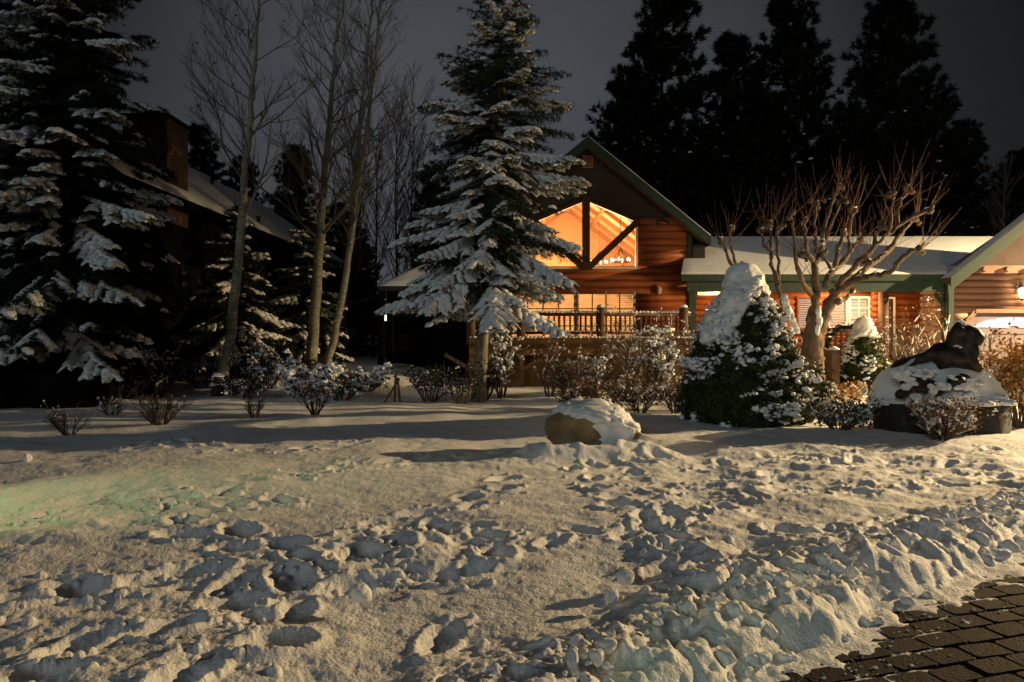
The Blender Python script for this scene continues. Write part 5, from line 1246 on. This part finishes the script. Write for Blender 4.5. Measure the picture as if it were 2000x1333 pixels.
# garage
def garage():
    Y = 22.4; x0 = hx(1853, Y); slope = 112/150.; xp = x0+4.0; x1 = xp+4.0; zb = hz(527, Y)
    t = thing('log_garage', 'brown log garage with green gable trim at the right edge', 'garage', (xp, Y, 0))
    d0, d1, dz = hx(1890, Y), hx(2056, Y), hz(612, Y)
    g = G(); courses(g, x0, x1, .0, zb-.12, lambda u, d, z: (u, Y-d, z), [(d0, d1, -1, dz), (d1+.7, x1-.5, -1, dz)], pitch=.195); courses(g, Y, 31, .0, 3.4, lambda u, d, z: (x0+.05-d, u, z), pitch=.195); g.build('wall', M['log_brown'], t)
    ze = hz(541, 22.2)-.05; zpk = ze+4.15*slope+.1
    g = G(); poly(g, [(x0, Y-.03, zb+.12), (x1, Y-.03, zb+.12), (x1-1.0, Y-.03, ze+.75*slope+.35), (xp, Y-.03, zpk-.15), (x0+.25, Y-.03, ze+.4*slope+.2)][::-1], (0, .1, 0)); g.build('gable_panel', M['gable_brown'], t, smooth=False)
    g = G(); box(g, x0+.3, x1-.3, Y-.07, Y+.1, zb-.118, zb+.118)
    for k in range(8): xx = hx(1918, Y)+k*.70; tube(g, [(xx, Y-.20, zb), (xx, Y-.07, zb)], [.085, .085], 12)
    g.build('band_beam', M['log_brown'], t, smooth=False)
    yo = Y-.45; xe0 = x0-.20; pk = (xp, zpk+.12)
    g = G(); slab(g, [(xp, yo, pk[1]), (xe0, yo, ze), (xe0, yo+.5, ze), (xp, yo+.5, pk[1])], (0, 0, -.14)); slab(g, [(xp, yo, pk[1]), (2*xp-xe0, yo, ze), (2*xp-xe0, yo+.5, ze), (xp, yo+.5, pk[1])], (0, 0, -.14)); g.build('roof', M['gable_brown'], t, smooth=False)
    for e in (xe0, 2*xp-xe0):
        sg = np.sign(e-xp); g = G(); slab(g, [(xp, yo-.05, pk[1]+.02), (e+.03*sg, yo-.05, ze+.02), (e+.03*sg, yo-.05, ze-.26), (xp, yo-.05, pk[1]-.28)], (0, .047, 0)); slab(g, [(xp, yo+.14, pk[1]-.22), (e, yo+.14, ze-.22), (e, yo+.14, ze-.44), (xp, yo+.14, pk[1]-.46)], (0, .04, 0)); g.build('fascia', M['green'], t, smooth=False)
    g = G(); snow_sheet(g, [(xe0-.02, yo-.03, ze+.015), (xp, yo-.03, pk[1]+.015), (xp, yo+.5, pk[1]+.015), (xe0-.02, yo+.5, ze+.015)], .02, 40, 6, .008); g.build('roof_snow', M['snow_soft'], t)
    g = G(); box(g, x0-.07, x0+.09, Y-.12, Y-.02, -.1, ze-.25); g.build('corner_board', M['green'], t, smooth=False)
    # door with sunburst lights
    g = G(); box(g, d0, d1, Y+.02, Y+.08, -.1, dz)
    for k in range(4):
        for j in range(4):
            a = d0+.08+k*(d1-d0-.08)/4; z = -.05+j*.52; box(g, a, a+(d1-d0)/4-.10, Y-.005, Y+.019, z+.05, min(z+.47, dz-.62))
    dr = g.build('garage_door', M['garage_door'], t, smooth=False)
    g = G(); box(g, d0-.12, d0, Y-.09, Y+.06, -.1, dz-.25); box(g, d1, d1+.12, Y-.09, Y+.06, -.1, dz-.25); box(g, d0+.2, d1-.2, Y-.09, Y+.06, dz, dz+.12)
    bar(g, (d0-.06, Y-.015, dz-.25), (d0+.22, Y-.015, dz+.06), .13, .12, (0, 1, 0)); bar(g, (d1+.06, Y-.015, dz-.25), (d1-.22, Y-.015, dz+.06), .13, .12, (0, 1, 0)); g.build('frame', M['log_brown'], dr, smooth=False)
    xm = hx(1980, Y); zl = hz(640, Y); R0, RB = .16, 1.17
    for k in range(6):
        a0, a1 = math.pi*(k+.06)/6, math.pi*(k+.94)/6; q = []
        for a in np.linspace(a0, a1, 5): q.append((xm+RB*math.cos(a), Y-.012, zl+.29*math.sin(a)))
        for a in np.linspace(a1, a0, 3): q.append((xm+R0*math.cos(a), Y-.012, zl+.06*math.sin(a)))
        g = G(); poly(g, q[::-1], (0, .02, 0)); g.build('door_light', M['coldglow'], dr, smooth=False)
garage()
lamp('garage_door_spill', (hx(1960, 22.0), 22.0, hz(640, 22.0)), 3, (.75, .85, 1), .2)  # bare point light outside the door, standing in for light through its panes
def lantern(x, y, z, label, watts):
    t = thing('wall_lantern', label, 'lantern', (x, y, z), 'garage wall lanterns'); g = G(); box(g, x-.06, x+.06, y-.03, y, z+.02, z+.30); tube(g, [(x, y-.02, z+.24), (x, y-.10, z+.34), (x, y-.17, z+.30)], .015, 6); g.build('bracket', M['black'], t, smooth=False)
    g = G(); lathe(g, [(.015, .30), (.13, .17), (.12, .16)], (x, y-.17, z), 8); lathe(g, [(.07, -.17), (.02, -.22), (.01, -.25)], (x, y-.17, z), 8)
    for k in range(4): a = k*np.pi/2+.78; bar(g, (x+.075*math.cos(a), y-.17+.075*math.sin(a), z-.16), (x+.115*math.cos(a), y-.17+.115*math.sin(a), z+.16), .012, .012, (1, 0, 0))
    g.build('cage', M['black'], t, smooth=False)
    g = G(); lathe(g, [(.05, -.14), (.085, -.02), (.08, .10), (.03, .14)], (x, y-.17, z), 12); g.build('globe', M['lampglow'], t)
    lamp('lantern_light', (x, y-.42, z+.02), watts, (1, .74, .40), .09)
lantern(hx(1994, 22.2), 22.33, hz(573, 22.2), 'glowing yellow wall lantern on the garage at the right edge', 60)
lantern(hx(1994, 22.2)+3.7, 22.33, hz(573, 22.2), 'glowing wall lantern beyond the garage door', 60)

# ------------------------------------------------------------------ neighbour house at left
def neighbour():
    t = thing('dark_house', 'black unlit neighbouring house with snowy roof and stone chimney', 'house', (-12.7, 24, 0)); ex, ez, rx, rz, y0, y1 = -8.35, 5.0, -12.7, 8.05, 15.9, 38.0
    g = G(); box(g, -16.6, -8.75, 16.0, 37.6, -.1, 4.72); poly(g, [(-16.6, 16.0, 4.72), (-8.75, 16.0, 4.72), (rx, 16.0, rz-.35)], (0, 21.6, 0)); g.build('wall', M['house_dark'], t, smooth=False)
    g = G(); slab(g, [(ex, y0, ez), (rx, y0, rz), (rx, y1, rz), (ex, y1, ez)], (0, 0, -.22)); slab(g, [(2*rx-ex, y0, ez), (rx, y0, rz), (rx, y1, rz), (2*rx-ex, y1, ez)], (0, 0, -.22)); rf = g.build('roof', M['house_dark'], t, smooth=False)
    g = G(); snow_sheet(g, [(ex, y0, ez+.01), (ex, y1, ez+.01), (rx, y1, rz+.01), (rx, y0, rz+.01)], .10, 90, 24, .05); g.build('roof_snow', M['snow_soft'], t)
    g = G(); box(g, -9.85, -8.72, 18.7, 19.9, 4.4, 7.05); ch = g.build('chimney', M['chimney'], rf, smooth=False)
    g = G(); box(g, -9.93, -8.64, 18.62, 19.98, 7.05, 7.13); box(g, -9.5, -9.0, 19.0, 19.6, 7.13, 7.3); g.build('vent_cap', M['house_dark'], rf, smooth=False)
    for px, py in ((362, 362), (414, 366), (505, 440)):
        dx = (px-CX)/F; dv = (HZ-py)/F; Y = (3.4-.7*8.35)/(dv+.7*dx); x = dx*Y; z = EYE+dv*Y
        g = G(); tube(g, [(x, Y, z-.2), (x, Y, z+.24)], [.06, .06], 10); tube(g, [(x, Y, z+.24), (x, Y, z+.32)], [.10, .09], 10); g.build('vent_pipe', M['black'], rf)
    # lit-less windows on the side wall
    for yy in (19.5, 24.0):
        g = G(); box(g, -8.748, -8.70, yy, yy+1.2, 2.2, 3.4); g.build('window', M['black'], t, smooth=False)
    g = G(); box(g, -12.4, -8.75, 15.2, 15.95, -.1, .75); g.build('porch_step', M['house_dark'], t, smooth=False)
neighbour()

# ------------------------------------------------------------------ far cabin, fence, yard things behind
def cabin():
    Y = 40.0; x0, x1 = px_x(668, Y), px_x(772, Y); xm = px_x(733, Y); z0 = .55; t = thing('far_cabin', 'small dark brown cabin far behind the slender aspen', 'cabin', (xm, Y, z0)); g = G()
    ze = hz(601, Y); zp = hz(583, Y); poly(g, [(x0, Y, z0), (x1, Y, z0), (x1, Y, ze), (xm, Y, zp), (x0, Y, ze)][::-1], (0, 6, 0)); g.build('wall', M['timber'], t, smooth=False)
    g = G(); bar(g, (xm, Y-.1, zp+.06), (x0-.3, Y-.1, ze+.03), .4, .10, (0, 0, 1)); bar(g, (xm, Y-.1, zp+.06), (x1+.3, Y-.1, ze+.03), .4, .10, (0, 0, 1)); g.build('roof_edge', M['snow_soft'], t, smooth=False)
    g = G(); a, b, c, d = px_x(713, Y), px_x(738, Y), hz(622, Y), hz(609, Y); f = .05
    box(g, a, b, Y-.08, Y-.003, d-f, d); box(g, a, b, Y-.08, Y-.003, c, c+f); box(g, a, a+f, Y-.08, Y-.003, c+f, d-f); box(g, b-f, b, Y-.08, Y-.003, c+f, d-f); w_ = g.build('window', M['cream'], t, smooth=False); g = G(); box(g, a+f, b-f, Y-.03, Y-.004, c+f, d-f); g.build('pane', M['black'], w_, smooth=False)
    g = G(); box(g, x0-.2, x1, Y-1.4, Y-1.3, hz(630, Y), hz(627, Y)); g.build('balcony_rail', M['rail'], t, smooth=False)
cabin()
def yard_lamp():
    p = P(753.5, 621, 24.2); t = thing('hanging_lantern', 'small white lit lantern between the dark porch posts left of the spruce', 'lantern', tuple(p)); g = G(); lathe(g, [(.055, -.10), (.045, .0), (.03, .09), (.02, .10)], p, 10); g.build('globe', M['whiteglow'], t); g = G(); tube(g, [p+np.array([0, 0, .15]), p+np.array([0, 0, .55])], .012, 6); g.build('chain', M['black'], t)
    lamp('hanging_light', tuple(p+np.array([0, 0, -.25])), .25, (1, .88, .7), .05)
yard_lamp()
def fence():
    Y = 29.0; x0, x1 = px_x(640, Y), px_x(757, Y); t = thing('rail_fence', 'dark rail fence with open rails beyond the slender aspen', 'fence', ((x0+x1)/2, Y, .55)); g = G()
    for z in (.75, 1.05, 1.35): bar(g, (x0, Y, .1+z-.1), (x1, Y, .1+z-.12), .06, .11)
    g.build('rails', M['timber'], t, smooth=False)
    for k in range(5):
        g = G(); x = x0+(x1-x0)*k/4; box(g, x-.07, x+.07, Y+.035, Y+.17, .3, 1.62); g.build('post', M['timber'], t, smooth=False)
    Y = 31; t = thing('picket_gate', 'grey picket panel behind the dark rail fence', 'gate', (px_x(693, Y), Y, .55))
    g = G()
    for k in range(13): x = px_x(670, Y)+k*.085; box(g, x-.03, x+.03, Y-.02, Y, .6, 1.45)
    box(g, px_x(670, Y)-.04, px_x(670, Y)+1.06, Y+.002, Y+.05, .75, .83); box(g, px_x(670, Y)-.04, px_x(670, Y)+1.06, Y+.002, Y+.05, 1.25, 1.33); g.build('pickets', M['twig_grey'], t, smooth=False)
    Y = 34; p = P(726, 664, Y); t = thing('garden_table', 'round snow-topped garden table behind the picket panel', 'table', (p[0], Y, .6)); g = G(); lathe(g, [(.5, 0), (.5, .05)], (p[0], Y, p[2]-.3), 20); g.build('tabletop', M['timber'], t, smooth=False)
    g = G(); tube(g, [(p[0], Y, .55), (p[0], Y, p[2]-.3)], .05, 8); g.build('leg', M['timber'], t); g = G(); blobs(g, [[p[0], Y, p[2]-.22]], [[.52, .5, .42]], 3, .12); g.build('snow', M['snow_soft'], t)
fence()

# ------------------------------------------------------------------ the lamps that light the lawn
def street_lamp():
    x, y, z = LAMP; t = thing('street_lamp', 'tall black street lamp across the drive to the right', 'street lamp', (x, y, 0)); g = G(); tube(g, [(x+.8, y, -.1), (x+.8, y, 3), (x+.75, y, z-.2), (x+.5, y, z+.15), (x+.1, y, z+.22)], [.10, .08, .06, .05, .045], 10); g.build('pole', M['black'], t)
    g = G(); lathe(g, [(.57, -.12), (.60, -.12), (.59, .03), (.36, .20), (.06, .28), (.02, .25), (.33, .17), (.56, .01), (.57, -.12)], (x, y, z), 24, False); g.build('hood', M['black'], t); g = G(); lathe(g, [(.03, .17), (.10, .19), (.10, .21)], (x, y, z), 16); g.build('globe', M['lampglow'], t)  # hood rim deepened so roofs and treetops get less light
    lamp('street_light', (x, y, z-.02), LAMP_W, (1.0, .71, .36), .12)
street_lamp()
def garden_spot(loc, target, watts, label, spot, col):
    x, y, z = loc; t = thing('garden_spotlight', label, 'spotlight', (x, y, 0)); g = G(); tube(g, [(x, y, -.1), (x, y, z-.06)], .015, 6); g.build('stake', M['black'], t)
    d = unit(np.array(target)-np.array(loc)); g = G(); tube(g, [np.array(loc)-d*.16, np.array(loc)-d*.03], [.04, .055], 10); g.build('head', M['black'], t)
    lamp('spot_light', loc, watts, col, .03, 'SPOT', target, spot, .7)
garden_spot((-7.6, 5.2, 1.5), (-5.0, 6.6, 0), 330, 'black garden spotlight on a stake left of the lawn', 42, (.95, 1.0, .36))
garden_spot((-.9, .5, 1.5), (1.15, 3.75, 0), 36, 'black garden spotlight on a stake by the drive', 17, (.66, 1.0, .46))

def post_lantern():
    x, y, z = 10.9, 14.3, 2.55; t = thing('post_lantern', 'black post lantern at the drive edge to the right', 'lantern', (x, y, 0)); g = G(); tube(g, [(x, y, -.1), (x, y, z-.22)], [.05, .04], 10); g.build('post', M['black'], t)
    g = G(); lathe(g, [(.17, .20), (.10, .28), (.02, .34)], (x, y, z), 8); lathe(g, [(.06, -.22), (.10, -.20), (.10, -.17)], (x, y, z), 8); g.build('cage', M['black'], t); g = G(); lathe(g, [(.07, -.16), (.12, .0), (.13, .18)], (x, y, z), 12); o = g.build('globe', M['glass'], t)
    lamp('post_light', (x, y, z), 800, (1.0, .68, .30), .09)
post_lantern()
